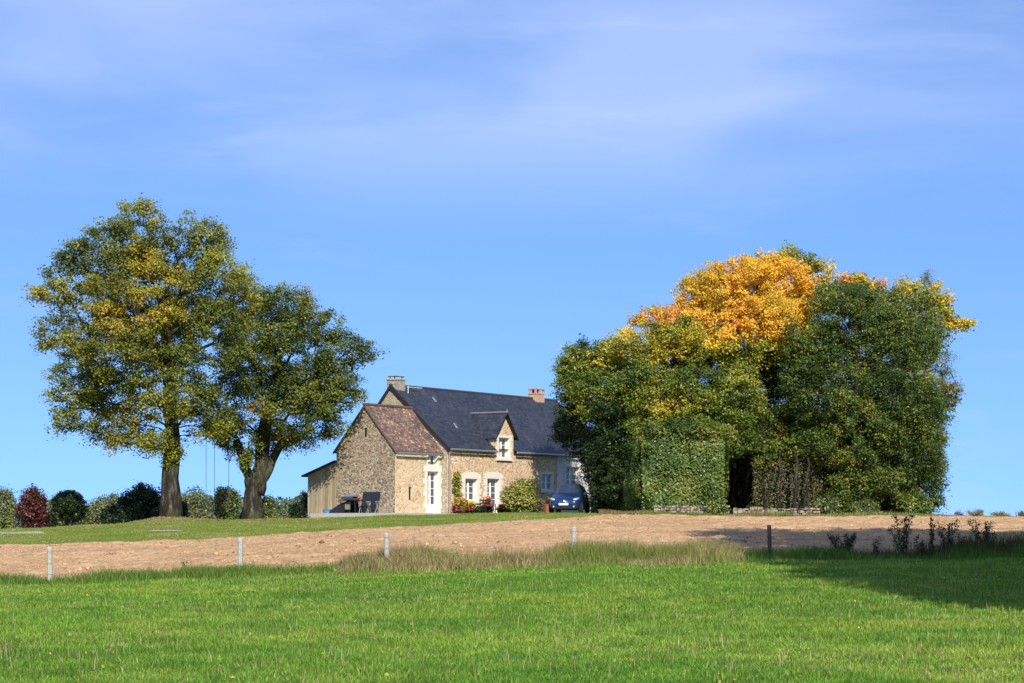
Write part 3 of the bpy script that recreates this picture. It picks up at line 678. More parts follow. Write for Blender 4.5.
tree('maple_tree', 'yellow-green tree with one branch reaching out to the right', 'tree', b, 124,
     [(925, 300, 20, 20, 0, YELG), (940, 312, 18, 20, 0, YEL), (952, 325, 12, 9, 0, YEL), (966, 326, 7, 4, 0, YEL), (928, 340, 20, 22, 0, OLIVE), (915, 370, 24, 30, 1, OLIVE), (935, 292, 9, 12, 0, YELG), (925, 420, 24, 40, 1, OLIVE)], OLIVE,
     [(0, 0, 0), (.1, 0, 4), (.3, .1, 8), (.6, 0, 10.8)], .22, .07, .1, cr=.48, leaves=75, size=.16, dens=1.0)
b = tb(900, 130)
tree('willow_tree', 'pale grey-green wispy tree behind the right edge of the grove', 'tree', b, 130,
     [(928, 280, 8, 14), (945, 365, 9, 22), (950, 385, 12, 14), (930, 320, 12, 30)], WILLOW,
     [(0, 0, 0), (.1, 0, 4), (0, .1, 8), (-.2, 0, 13)], .16, .05, .1, cr=.42, leaves=55, size=.12, dens=.9, aspect=.35)
b = tb(905, 126)
tree('thorn_tree', 'brownish olive small tree bulging from the right edge of the grove', 'tree', b, 126,
     [(944, 398, 20, 20), (928, 410, 20, 26), (953, 402, 11, 11), (926, 450, 20, 24)], BROWNG,
     [(0, 0, 0), (.5, 0, 3), (1.8, .1, 6)], .14, .06, .1, cr=.42, leaves=85, size=.14, dens=1.1)
# tangled back hedge lit in the gap, trunks
hedge('dry_hedge', 'straggly olive-brown hedge seen in the dark gap behind the low wall', 'hedge',
      [(8.5, 126.5), (23.5, 126.5), (23.5, 129), (8.5, 129)], 2.3, 6.0, [((.12, .11, .04), 2), ((.20, .16, .06), 2), ((.08, .09, .03), 2), ((.28, .22, .08), 1)], 0.19, 320, thick=1.5, dentf=.6, material='leaf')
hedge('straggly_hedge', 'thin olive-tan hedge lit between the dark trunks just behind the low wall', 'hedge',
      [(12.9, 117.2), (16.6, 117.2), (16.6, 118.2), (12.9, 118.2)], 2.3, 3.1, [((.17, .16, .06), 3), ((.24, .21, .09), 2), ((.11, .13, .04), 3), ((.32, .24, .09), .6)], .085, 210, thick=.8, dentf=.5, material='leaf')
for px, D, r, h, dx, lab in ((746, 120, .10, 5.5, .1, 'slim bare trunk at the left side of the dark gap'), (764, 116.3, .06, 2.9, .25, 'thin pale trunk left of centre in the dark gap'), (782, 116.6, .06, 3.0, -.1, 'thin straight trunk in the middle of the dark gap'),
                             (794, 116.0, .12, 3.3, .1, 'thick black trunk at the right side of the dark gap'), (803, 116.5, .10, 3.2, .2, 'dark trunk just right of the thick black one'), (735, 121.0, .07, 5, -.1, 'thin trunk close against the clipped hedge')):
    b = tb(px, D)
    tree('young_tree', lab, 'tree', b, D, [(px + dx * 20, 532 - (h + 1.1) * 18.8, 16, 18, 1.5)], OLIVED, [(0, 0, 0), (dx, 0, h * .5), (dx * 1.5, 0, h)], r, r * .5, r * .3, cr=.5, leaves=60, size=.16, group='trunks standing in the gap of the grove')
# bushes at the foot of the ash
b = 0
shrub('ivy_clump', 'ivy trailing from the hedge corner over the break between the two wall stretches', 'ivy', 716, 498, 517, 12, 113.6, HEDGEP, .11, .22, 70)
shrub('bramble_bush', 'light green bramble spilling over the right end of the low wall', 'bush', 826, 496, 517, 16, 115.2, SUNB, .12, .25, 60)
shrub('bramble_bush', 'pale leafy bramble at the foot of the dark green tree', 'bush', 866, 500, 518, 18, 115.6, SUNB, .12, .25, 60)
shrub('bramble_bush', 'green bush at the right corner of the grove foot', 'bush', 918, 494, 517, 18, 117, ASH, .12, .28, 70)
# plants on the right horizon
for px, top, hw, pal, lab in ((893, 508, 11, RED, 'reddish bush nearest the grove on the right skyline'), (880, 511, 14, SUNB, 'low grassy plant at the foot of the grove on the right'),
                              (976, 509, 10, BROWNG, 'thin brown bush on the right skyline'), (1000, 511, 10, BROWNG, 'wispy brown bush left of the frame edge on the skyline'), (1020, 511, 6, SUNB, 'green weed on the skyline at the right frame edge'), (958, 511, 6, RED, 'tiny reddish weed on the skyline right of the grove')):
    shrub('skyline_bush', lab, 'bush', px, top, 516, hw, 117, pal, .06, .12, 18, 'leaf', dens=.55)

# low rubble wall in two lengths
def rubble_wall(label, x0, x1, y, z0, h, th=.45):
    root = empty('stone_wall', ((x0 + x1) / 2, y, z0), 0, label, 'wall'); mb = MB(); cxw = (x0 + x1) / 2
    r = random.Random(int(x0 * 10)); z = -.25; row = 0
    while z < h:
        rh = r.uniform(.10, .17); x = x0
        while x < x1:
            w = r.uniform(.16, .42); w = min(w, x1 - x + .05)
            b_ = len(mb.v); mb.box(x - cxw + .018, x - cxw + w - .018, -th / 2 + r.uniform(-.09, .05), th / 2 + r.uniform(-.03, .03), z + .014, z + rh - .014 + (r.uniform(-.03, .07) if z + rh > h - .05 else 0))
            for k in range(b_, len(mb.v)):
                v = mb.v[k]; hsh = math.sin(v[0] * 91.7 + v[1] * 47.3 + v[2] * 13.1) * 43758.5; q = (hsh - math.floor(hsh) - .5) * .06; mb.v[k] = (v[0] + q, v[1] + q, v[2] + q * .5)
            x += w
        z += rh
    mb.build('stonework', M['wall_stone'], root); return root
M['wall_stone'] = mat('wall_stone', lambda n: n.bsdf(n.mix(.6, n.ramp(n.noise(4.6, 2, .5), [(.38, (.12, .095, .07)), (.46, (.24, .195, .145)), (.53, (.36, .30, .22)), (.62, (.19, .155, .115))], 'CONSTANT'), n.ramp(n.noise(20, 5), [(.3, (.5, .5, .5)), (.7, (1.4, 1.4, 1.4))]), 'MULTIPLY'), .95, 0, .08))
rubble_wall('low dry-stone wall under the clipped hedge', 7.3, 11.2, 113.75, 2.42, .46)
rubble_wall('lower stretch of dry-stone wall crossing the dark gap of the grove', 11.5, 16.0, 114.75, 2.38, .40)
# ------------------------------------------------------------------ farmhouse (local X along the front, Y into the house)
HX, HY, HZ = -6.49, 122.0, 2.6; UX, UY = .55, .8352
rot = math.atan2(UY, UX)
def U_of(px, v=0.0): k = (px - CXP) / FPX; return ((HY + UX * v) * k - HX + UY * v) / (UX - UY * k)
def H_of(py, u): return CAMZ + (HOR - py) * (HY + UY * u) / FPX - HZ
house = empty('farmhouse', (HX, HY, HZ), rot, 'stone farmhouse with slate roof, dormer and lower tiled wing', 'house')
P2 = lambda u, v, h: (u, v, h)
def front_wall(mb, u0, u1, h0, h1, holes, v=0.0, depth=.3, mi=0):
    us = sorted({u0, u1, *[a for h in holes for a in h[:2]]}); hs = sorted({h0, h1, *[a for h in holes for a in h[2:4]]})
    us = [a for a in us if u0 <= a <= u1]; hs = [a for a in hs if h0 <= a <= h1]
    for i in range(len(us) - 1):
        for j in range(len(hs) - 1):
            cu, ch = (us[i] + us[i + 1]) / 2, (hs[j] + hs[j + 1]) / 2
            if any(a < cu < b and c < ch < d for a, b, c, d in holes): continue
            mb.poly([(us[i], v, hs[j]), (us[i + 1], v, hs[j]), (us[i + 1], v, hs[j + 1]), (us[i], v, hs[j + 1])])
    for a, b, c, d in holes:
        mb.poly([(a, v, c), (a, v, d), (a, v + depth, d), (a, v + depth, c)]); mb.poly([(b, v, c), (b, v + depth, c), (b, v + depth, d), (b, v, d)])
        mb.poly([(a, v, d), (b, v, d), (b, v + depth, d), (a, v + depth, d)]); mb.poly([(a, v, c), (a, v + depth, c), (b, v + depth, c), (b, v, c)])
def window(u0, u1, h0, h1, rows, cols=2, v=0.0, depth=.22, name='window', label=None, solid=0.0, parent=None, curtain=False):
    mb = MB(); y0, y1 = v + depth, v + depth + .05; g = .022; u0 += g; u1 -= g; h0 += .002; h1 -= g
    f = .07; mb.box(u0, u0 + f, y0, y1, h0, h1); mb.box(u1 - f, u1, y0, y1, h0, h1)
    mb.box(u0 + f, u1 - f, y0, y1, h1 - f, h1); mb.box(u0 + f, u1 - f, y0, y1, h0, h0 + f)
    cu = (u0 + u1) / 2; 
    if u1 - u0 > .6: mb.box(cu - .055, cu + .055, y0 - .01, y1, h0 + f, h1 - f)
    hb = h0 + f + solid
    if solid: mb.box(u0 + f, cu - .055, y0 + .012, y1, h0 + f, hb); mb.box(cu + .055, u1 - f, y0 + .012, y1, h0 + f, hb)
    for s in (0, 1):
        a, b_ = (u0 + f, cu - .055) if s == 0 else (cu + .055, u1 - f)
        if u1 - u0 <= .6:
            if s: break
            a, b_ = u0 + f, u1 - f
        mb.box(a, a + .04, y0 + .004, y1, hb, h1 - f); mb.box(b_ - .04, b_, y0 + .004, y1, hb, h1 - f)
        for r in range(1, rows):
            z = hb + (h1 - f - hb) * r / rows; mb.box(a + .04, b_ - .04, y0 + .008, y1 - .004, z - .018, z + .018)
    w = mb.build(name, M['white_paint'], parent or house)
    if label: w['label'] = label
    gm = MB(); gm.box(u0 + f * .5, u1 - f * .5, y0 + .03, y0 + .036, h0 + f * .5, h1 - f * .5); gm.build('glass', M['glass'], w)
    if curtain:
        c = MB(); n = 26
        for k in range(n):
            a = u0 + f + (u1 - u0 - 2 * f) * k / n; b_ = u0 + f + (u1 - u0 - 2 * f) * (k + 1) / n
            c.poly([(a, y1 + .08 + .02 * (k % 2), hb), (b_, y1 + .08 + .02 * ((k + 1) % 2), hb), (b_, y1 + .08 + .02 * ((k + 1) % 2), h1), (a, y1 + .08 + .02 * (k % 2), h1)])
        c.build('curtain', M['white_paint'], w)
    # dark room behind the panes
    return w
def surround(u0, u1, h0, h1, v=0.0, wide=.26, top=.32, sill=True, arch=False, parent=None, seed=0, depth=.22):
    mb = MB(); r = random.Random(seed); pr = .028
    mb.box(u0 + .001, u0 + .02, v - pr + .006, v + depth - .002, h0 + .003, h1 - .022); mb.box(u1 - .02, u1 - .001, v - pr + .006, v + depth - .002, h0 + .003, h1 - .022); mb.box(u0 + .001, u1 - .001, v - pr + .006, v + depth - .002, h1 - .02, h1 - .001)
    for sgn, ue in ((-1, u0), (1, u1)):
        z = h0; k = 0
        while z < h1 - .02:
            z1 = min(z + .34, h1); w = wide if k % 2 else wide * .62; w += r.uniform(-.02, .02)
            a, b_ = (ue - w, ue) if sgn < 0 else (ue, ue + w)
            mb.box(a, b_, v - pr + r.uniform(-.004, .004), v - .001, z + .004, z1 - .004); z = z1; k += 1
    if arch:
        n = 6; uc = (u0 + u1) / 2; hw = (u1 - u0) / 2 + wide
        prev = None
        for i in range(n + 1):
            a = -1 + 2 * i / n; zt_ = h1 + top * (1 - .38 * a * a); p = (uc + hw * a, zt_)
            if prev: 
                q = [(prev[0], v - pr, h1), (p[0], v - pr, h1), (p[0], v - pr, p[1]), (prev[0], v - pr, prev[1])]
                mb.slab(q, pr - .001)
            prev = p
    else: mb.box(u0 - wide, u1 + wide, v - pr, v - .001, h1, h1 + top)
    if sill: mb.box(u0 - wide * .8, u1 + wide * .8, v - .09, v - .001, h0 - .16, h0 - .004)
    return mb.build('window_surround', M['limestone'], parent or house)

EA, EM = 3.62, 3.92                 # eave heights of wing and main house
RA, RM = 6.05, 7.46                 # ridges
WA = 4.1                            # depth of the wing
UM = 4.45; UE = 22.4; VO, VA, VB = -.4, 3.57, 6.5    # main house: front plane, ridge line, back plane
# wing: gable end wall (X = 0 plane), front wall
mb = MB(); g = [(0, WA, -.6), (0, 0, -.6)]; sl = (WA / 2 - .10, WA / 2 + .09, H_of(436, 0) , H_of(427, 0))
# gable end wall split around the slit
hs0, hs1 = sl[2], sl[3]; v0, v1 = sl[0], sl[1]
def gv(h): return (h - EA) / (RA - EA) * WA / 2       # inset of the verge at height h
mb.poly([(0, WA, -.6), (0, 0, -.6), (0, 0, EA), (0, gv(hs0), hs0), (0, WA - gv(hs0), hs0), (0, WA, EA)])
mb.poly([(0, v0, hs0), (0, gv(hs0), hs0), (0, gv(hs1), hs1), (0, v0, hs1)])
mb.poly([(0, WA - gv(hs0), hs0), (0, v1, hs0), (0, v1, hs1), (0, WA - gv(hs1), hs1)])
mb.poly([(0, WA - gv(hs1), hs1), (0, gv(hs1), hs1), (0, WA / 2, RA)])
for a, b_ in (((v0, hs0), (v0, hs1)), ((v0, hs1), (v1, hs1)), ((v1, hs1), (v1, hs0)), ((v1, hs0), (v0, hs0))):
    mb.poly([(0, *a), (0, *b_), (.35, *b_), (.35, *a)])
sh_ = MB(); sh_.poly([(.06, v0, hs0), (.06, v1, hs0), (.06, v1, hs1), (.06, v0, hs1)]); sh_.build('slit_shade_sheet', M['dark_hole'], house)  # near-black sheet stands in for the shade inside the gable slit
mb.build('gable_wall', M['gable_stone'], house)
dA = (U_of(427.2), U_of(438.6)); dH = (.02, H_of(471, dA[0])); tW = (U_of(427.6), U_of(438)); tH = (H_of(465.5, tW[0]), H_of(454, tW[0]))
sA = (U_of(408.8), U_of(411.6)); sH = (H_of(500, sA[0]), H_of(487, sA[0]))
mb = MB(); front_wall(mb, 0, UM, -.6, EA, [(dA[0], dA[1], *dH), (tW[0], tW[1], *tH), (sA[0], sA[1], *sH)])
mb.poly([(0, WA, -.6), (0, WA, EA), (UM, WA, EA), (UM, WA, -.6)])
mb.build('wing_wall', M['annex_stone'], house)
mb = MB(); mb.box(sA[0], sA[1], .08, .10, sH[0], sH[1]); mb.build('slit_shade_panel', M['dark_hole'], house)  # dark panel painted as the shaded depth of the front slit
w = window(dA[0], dA[1], dH[0], dH[1], 4, name='door', label='white glazed double door of the tiled wing', solid=.5)
window(tW[0], tW[1], tH[0], tH[1], 1, curtain=False)
surround(dA[0], dA[1], dH[0], dH[1], wide=.34, top=tH[0] - dH[1] - .002, sill=False, seed=1)
surround(tW[0], tW[1], tH[0], tH[1], wide=.12, top=.10, sill=False, seed=2)
# wing roof
def roofpair(name, material, u0, u1, v0, v1, he, hr, ov_e, t=.10, mats=None):
    mb = MB(); vm = (v0 + v1) / 2; s = (hr - he) / (vm - v0); L = math.hypot(vm - v0 + ov_e, (vm - v0 + ov_e) * s)
    e = he - ov_e * s
    mb.slab([(u0, v0 - ov_e, e + t), (u1, v0 - ov_e, e + t), (u1, vm, hr + t), (u0, vm, hr + t)], t, [(u0, 0), (u1, 0), (u1, L), (u0, L)])
    mb.slab([(u1, v1 + ov_e, e + t), (u0, v1 + ov_e, e + t), (u0, vm, hr + t), (u1, vm, hr + t)], t, [(u1, 0), (u0, 0), (u0, L), (u1, L)])
    return mb
mb = roofpair('roof', None, -.12, UM - .03, 0, WA, EA, RA, .18, .09)
# uneven old tiles: subdivide the slope visually by ridge tiles
roofA = mb.build('tiled_roof', M['tile'], house)
mb = MB(); n = 12
for i in range(n):
    a = -.14 + (UM + .08) * i / n; mb.tube([(a, WA / 2, RA + .08 + random.uniform(-.012, .012)), (a + (UM + .08) / n - .02, WA / 2, RA + .08)], .10, 8)
mb.build('ridge_tiles', M['tile'], roofA)
s_ = (RA - EA) / (WA / 2)
mb = MB()
for sgn in (0, 1):
    va, vb = (-.18, WA / 2) if sgn == 0 else (WA + .18, WA / 2)
    q = [(-.125, va, EA - .18 * s_ - .04), (-.125, vb, RA - .04), (-.125, vb, RA + .06), (-.125, va, EA - .18 * s_ + .06)]
    if sgn == 0: q = q[::-1]
    mb.slab(q, .03)
mb.build('bargeboard', M['verge'] if 'verge' in M else plain('verge_mortar', (.16, .12, .10), .9), house)

# main house walls
um_ = lambda px: U_of(px, VO)
def hm(py, px): u = um_(px); return CAMZ + (HOR - py) * (HY + UY * u + UX * VO) / FPX - HZ
W3 = (um_(465), um_(477.5), hm(500.5, 470), hm(478.5, 470)); W4 = (um_(487), um_(499.5), .03, hm(478.5, 493))
W5 = (um_(541.5), um_(552.5), hm(490, 546), hm(474, 546)); W6 = (um_(565.5), um_(580), hm(486.5, 572), hm(466.5, 572))
US = um_(557); DU0, DU1 = um_(494), um_(513)
mb = MB(); front_wall(mb, UM, US, -.6, EM, [W3, W4, W5, (DU0, DU1, EM - .75, EM)], v=VO)
mb.poly([(UM, VB, -.6), (UM, VB, EM), (UE, VB, EM), (UE, VB, -.6)])
mb.build('front_wall', M['facade_stone'], house)
mb = MB(); front_wall(mb, US, UE, -.6, EM, [W6], v=VO - .012); mb.build('rendered_wall', M['render'], house)
for ue in (UM, UE):
    mb = MB(); q = [(ue, VB, -.6), (ue, VO, -.6), (ue, VO, EM), (ue, VA, RM), (ue, VB, EM)]
    mb.poly(q if ue == UM else q[::-1]); mb.build('end_wall', M['end_stone'], house)
mb = MB(); mb.box(.5, UM - .3, 1.6, 1.7, 0, 3.4); mb.box(UM + .4, UE - .4, 2.2, 2.3, 0, 3.8); mb.build('dark_room_sheet', M['dark_hole'], house)  # near-black sheets stand in for the unlit rooms behind the windows
window(*W3, 3, v=VO, curtain=True); window(*W4, 4, v=VO, name='door', label='white glazed door with arched limestone surround', solid=.45, curtain=False)
window(*W5, 2, v=VO, depth=.1); window(*W6, 3, v=VO, curtain=False)
surround(*W3, v=VO, wide=.34, top=.38, arch=True, seed=3); surround(*W4, v=VO, wide=.34, top=.40, arch=True, sill=False, seed=4)
surround(*W5, v=VO, wide=.06, top=.12, seed=5, depth=.1); surround(*W6, v=VO - .012, wide=.10, top=.12, seed=6)

# main roof, cut round the dormer; the back slope is steeper than the front
DHc = 4.72; DHr = 6.02
t = .09; s_m = (RM - EM) / (VA - VO); s_b = (RM - EM) / (VB - VA); ov = .22; e = EM - ov * s_m; eb = EM - ov * s_b
def rz_(v): return EM + (v - VO) * s_m
mb = MB()
def fs(u0, u1, v0, v1):
    k = math.hypot(1, s_m); P_ = lambda u, v: (u, v, rz_(v) + t)
    mb.slab([P_(u0, v0), P_(u1, v0), P_(u1, v1), P_(u0, v1)], t, [(u0, v0 * k), (u1, v0 * k), (u1, v1 * k), (u0, v1 * k)])
fs(UM - .10, DU0, VO - ov, VA); fs(DU1, UE + .1, VO - ov, VA); fs(DU0, DU1, VO + .26, VA)
mb.slab([(UE + .1, VB + ov, eb + t), (UM - .1, VB + ov, eb + t), (UM - .1, VA, RM + t), (UE + .1, VA, RM + t)], t, [(0, 0), (18, 0), (18, 5.6), (0, 5.6)])
roofM = mb.build('slate_roof', M['slate'], house)
mb = MB(); mb.tube([(UM - .1, VA, RM + t - .02), (UE + .1, VA, RM + t - .02)], .08, 8); mb.build('ridge_capping', plain('slate_ridge', (.05, .05, .055), .6), roofM)
for va, ea, k_ in ((VO - ov, e, s_m), (VB + ov, eb, s_b)):
    mb = MB(); q = [(UM - .105, va, ea - .16), (UM - .105, VA, RM - .16), (UM - .105, VA, RM + t + .01), (UM - .105, va, ea + t + .01)]
    if va < 0: q = q[::-1]
    mb.slab(q, .05); mb.build('bargeboard', M['dark_wood'], house)
# little zinc vents on the slates
for px, py in ((436, 403), (457.5, 430)):
    best = min(((abs(CXP + FPX * (HX + UX * uu - UY * vv) / (HY + UY * uu + UX * vv) - px) + abs(HOR - FPX * (HZ + rz_(vv) - CAMZ) / (HY + UY * uu + UX * vv) - py), uu, vv) for uu in np.arange(5, 12, .1) for vv in np.arange(0, 3.5, .1)))
    u, v = float(best[1]), float(best[2]); z = rz_(v) + t
    m = MB(); m.poly([(u - .12, v, z), (u + .12, v, z), (u + .10, v + .25, z + .25 * s_m + .07), (u - .10, v + .25, z + .25 * s_m + .07)]); m.build('roof_vent', M['zinc'], roofM)

# dormer
dv = VO - .03
dor = MB(); dw = (um_(498.2), um_(509), hm(458, 503), hm(437.5, 503))
front_wall(dor, DU0, DU1, EM - .75, DHc, [dw], v=dv, depth=.28)
um = (DU0 + DU1) / 2
dor.poly([(DU0, dv, DHc), (DU1, dv, DHc), (um, dv, DHr - .10)])
for u in (DU0, DU1): dor.poly([(u, dv, EM - .75), (u, dv, DHc), (u, VO + (DHc - EM) / s_m, DHc), (u, VO, EM), (u, VO, EM - .75)])
dormer = dor.build('dormer', M['annex_stone'], house)
window(*dw, 3, v=dv, parent=dormer); surround(*dw, v=dv, wide=.27, top=.12, parent=dormer, seed=9)
rm = MB(); ovd = .28; sd = (DHr - DHc) / (um - DU0); vr = VO + (DHr - EM) / s_m
for sg in (-1, 1):
    ue = um + sg * (um - DU0 + .22); he = DHc - .22 * sd; ve = VO + max(0, (he - EM) / s_m); vf = VO - ovd
    q = [(ue, vf, he + .06), (um, vf, DHr + .06), (um, vr + .1, DHr + .06), (ue, ve + .1, he + .06)]; uvq = [(vf, 0), (vf, 1.7), (vr, 1.7), (ve, 0)]
    if sg > 0: rm.slab(q[::-1], .05, uvq[::-1])
    else: rm.slab(q, .05, uvq)
rm.build('dormer_roof', M['slate'], dormer)
m = MB(); m.tube([(um, VO - ovd - .02, DHr + .08), (um, vr + .1, DHr + .08)], .05, 6); m.build('dormer_ridge', M['zinc'], dormer)
m = MB(); m.tube([(um, VO - ovd + .03, DHr + .05), (um, VO - ovd + .03, DHr + .26)], [.05, .02], 6); m.build('finial', M['zinc'], dormer)

# gutters and downpipe
def gutter(u0, u1, h, v):
    m = MB(); m.tube([(u0, v, h), (u1, v, h)], .06, 8); m.build('gutter', M['zinc'], house)
gutter(-.1, UM - .12, EA - .18 * s_ - .01, -.26)
gutter(UM, DU0 - .05, e, VO - ov - .07); gutter(DU1 + .05, UE, e, VO - ov - .07)
m = MB(); m.tube([(UM + .12, VO - ov - .06, e), (UM + .12, VO - .09, e - .3), (UM + .12, VO - .09, .05)], .05, 8); m.build('downpipe', M['zinc'], house)
for a, b_ in ((UM + .02, DU0 - .02), (DU1 + .02, US)):
    m = MB(); m.box(a, b_, VO - .12, VO - .004, EM - .26, EM - .10); m.build('eave_board', M['dark_wood'], house)

# chimneys
cu = UM + .50; m = MB(); m.box(cu - .42, cu + .42, VA - .36, VA + .36, RM - .6, RM + .36)
m.box(cu - .46, cu + .46, VA - .40, VA + .40, RM + .36, RM + .43)
chim = m.build('chimney', M['chimney_stone'], house); chim['label'] = 'grey stone chimney on the near gable'
m = MB()
for a, b_ in ((-.3, -.26), (.3, -.26), (-.3, .26), (.3, .26)): m.box(cu + a - .06, cu + a + .06, VA + b_ - .06, VA + b_ + .06, RM + .43, RM + .60)
m.box(cu - .42, cu + .42, VA - .38, VA + .38, RM + .60, RM + .65); m.build('chimney_cap', M['concrete'], chim)
cu = UM + 15.6; m = MB(); m.box(cu - .5, cu + .5, VA - .3, VA + .3, RM - .5, RM + .34); m.box(cu - .54, cu + .54, VA - .33, VA + .33, RM + .34, RM + .40)
chim2 = m.build('chimney', M['brick'], house); chim2['label'] = 'squat brick chimney with open slab cap'
m = MB()
for a in (-.46, 0, .46):
    for b_ in (-.25, .25): m.box(cu + a - .06, cu + a + .06, VA + b_ - .06, VA + b_ + .06, RM + .40, RM + .64)
m.box(cu - .54, cu + .54, VA - .33, VA + .33, RM + .64, RM + .70); m.build('chimney_cap', M['brick'], chim2)
m = MB(); m.tube([(cu, VA, RM + .40), (cu, VA, RM + .62)], [.14, .11], 10); m.build('chimney_pot', M['green_pot'], chim2)
# TV aerial
ua = UM + 1.0; va = VA - .5; m = MB(); m.tube([(ua, va, RM - .7), (ua, va, RM + .06)], .02, 6)
m.tube([(ua - .1, va, RM - .02), (ua + 1.35, va, RM - .0)], .018, 5)
for k in range(9): m.tube([(ua + .1 + k * .14, va - .16, RM - .01), (ua + .1 + k * .14, va + .16, RM - .01)], .008, 4)
m.build('tv_aerial', M['white_paint'], house)

# wooden lean-to behind the wing
lx = empty('lean_to_shed', (HX - UY * WA, HY + UX * WA, HZ), rot, 'low wooden lean-to with dark sloping roof against the left of the stone gable', 'shed')
m = MB(); hl0, hl1 = 2.96, 2.25; LW = 2.05
m.poly([(.05, LW, -.7), (.05, 0.01, -.7), (.05, 0.01, hl0), (.05, LW, hl1)]); m.poly([(3.4, 0.01, -.7), (3.4, LW, -.7), (3.4, LW, hl1), (3.4, 0.01, hl0)])
m.poly([(3.4, LW, -.7), (.05, LW, -.7), (.05, LW, hl1), (3.4, LW, hl1)]); m.build('board_wall', M['boards'], lx)
m = MB(); m.box(.02, .09, LW - .03, LW + .03, -.7, hl1); m.build('corner_post', M['post_wood'], lx)
m = MB(); sl_ = (hl1 - hl0) / LW; m.slab([(-.2, LW + .35, hl1 + .35 * sl_ + .09), (-.2, 0.01, hl0 + .09), (3.6, 0.01, hl0 + .09), (3.6, LW + .35, hl1 + .35 * sl_ + .09)], .09); m.build('roof', M['dark_wood'], lx)

# terrace slab along gable and front
m = MB(); m.box(-1.7, -.02, -1.6, 5.7, -.6, .05); m.box(-.02, UM - .01, -1.6, -.02, -.6, .045); m.box(UM - .01, 8.6, -1.6, VO - .02, -.6, .045); te = m.build('terrace', M['concrete']); te.location = (HX, HY, HZ); te.rotation_euler = (0, 0, rot); tag(te, kind='structure')

def hw(u, v, h=0):
    if u > UM: v += VO
    return (HX + UX * u - UY * v, HY + UY * u + UX * v, HZ + h)
# ------------------------------------------------------------------ garden furniture by the gable
def sling_chair(label, v, u=-.75, rz=0.0, tilt=0, group='dark garden chairs stored against the gable'):
    r = empty('garden_chair', hw(u, v, .05), rot + rz, label, 'chair', group)
    for s in (-1, 1):
        m = MB(); m.tube([(-.32, s * .27, 0), (.10, s * .27, .62)], .018, 6); m.build('leg', M['chair_metal'], r)
        m = MB(); m.tube([(.22, s * .27, 0), (-.25, s * .27, .60)], .018, 6); m.build('leg', M['chair_metal'], r)
        m = MB(); m.tube([(-.28, s * .29, .62), (.18, s * .29, .64)], .022, 6); m.build('armrest', M['chair_metal'], r)
    m = MB(); m.slab([(-.28, -.25, .42), (-.28, .25, .42), (.16, .25, .40), (.16, -.25, .40)][::-1], .02); m.build('seat', M['dark_fabric'], r)
    m = MB(); m.slab([(.14, -.25, .42), (.14, .25, .42), (.34, .25, 1.16), (.34, -.25, 1.16)], .02); m.tube([(.14, -.26, .42), (.34, -.26, 1.17), (.34, .26, 1.17), (.14, .26, .42)], .014, 5); m.build('backrest', M['dark_fabric'], r)
    return r
M['chair_metal'] = plain('chair_metal', (.42, .44, .47), .4, .5)
vpx = lambda px: (HY * (px - CXP) / FPX - HX) / (-UY - UX * (px - CXP) / FPX)     # v on the gable plane
sling_chair('dark sling garden chair nearest the lit corner of the gable', vpx(381), -.7, math.pi + .15 + math.pi)
sling_chair('dark sling garden chair, second from the lit corner of the gable', vpx(372.5), -.65, .3)
# table with folded chairs leaning under it
r = empty('garden_table', hw(-.8, vpx(360), .05), rot, 'dark garden table piled with cushions against the gable', 'table')
m = MB(); m.box(-.4, .4, -.62, .62, .70, .74); m.build('tabletop', M['dark_wood'], r)
for a in (-.35, .35):
    for b_ in (-.55, .55):
        m = MB(); m.tube([(a, b_, 0), (a * .9, b_ * .9, .70)], .025, 6); m.build('leg', M['dark_wood'], r)
def cushion(label, v, u, z, sx_, sy_, sz_, m_, rz=0.):
    mb = MB(); mb.box(-sx_, sx_, -sy_, sy_, 0, sz_); o = mb.build('cushion', m_); o.location = hw(u, v, z); o.rotation_euler = (.0, .05, rot + rz); tag(o, label, 'cushion')
    b_ = o.modifiers.new('soft', 'BEVEL'); b_.width = sz_ * .45; b_.segments = 3; return o
M['red_fabric'] = plain('red_fabric', (.14, .02, .025), .8); M['tan_fabric'] = plain('tan_fabric', (.22, .19, .12), .85); M['navy_fabric'] = plain('navy_fabric', (.05, .06, .10), .8); M['grey_fabric'] = plain('grey_fabric', (.16, .18, .23), .8)
cushion('dark blue cushion lying on top of the garden table pile', vpx(358), -.8, .80, .30, .36, .16, M['navy_fabric'])
cushion('pale grey cushion under the dark blue one on the garden table', vpx(361), -.82, .90 + .07, .22, .3, .10, M['grey_fabric'], .2).location.z -= .005
cushion('red cushion standing beside the garden table', vpx(366), -.85, .64, .08, .14, .24, M['red_fabric'], .1)
cushion('tan cushion leaning low against the pile by the gable', vpx(361.5), -1.28, .25, .07, .13, .28, M['tan_fabric'], .1)
# covered heap (barbecue cover sloping to the left)
mb = MB(); nx, ny = 16, 8
for i in range(nx):
    for j in range(ny):
        q = []
        for a, b_ in ((i, j), (i, j + 1), (i + 1, j + 1), (i + 1, j)):
            s, tt = a / nx, b_ / ny; h = (.98 * (1 - s) ** .9 + .03) * math.sin(math.pi * min(max(tt, .0), 1)) ** .45 + .05 * math.sin(s * 9 + tt * 5); q.append((-.45 + .9 * tt, -.55 + 1.7 * s, max(0, h)))
        mb.poly(q)
o = mb.build('tarpaulin_cover', M['dark_fabric'], smooth=True); o.location = hw(-.75, vpx(355), .05); o.rotation_euler = (0, 0, rot); tag(o, 'dark crumpled cover sloping down to the left of the garden table', 'cover')
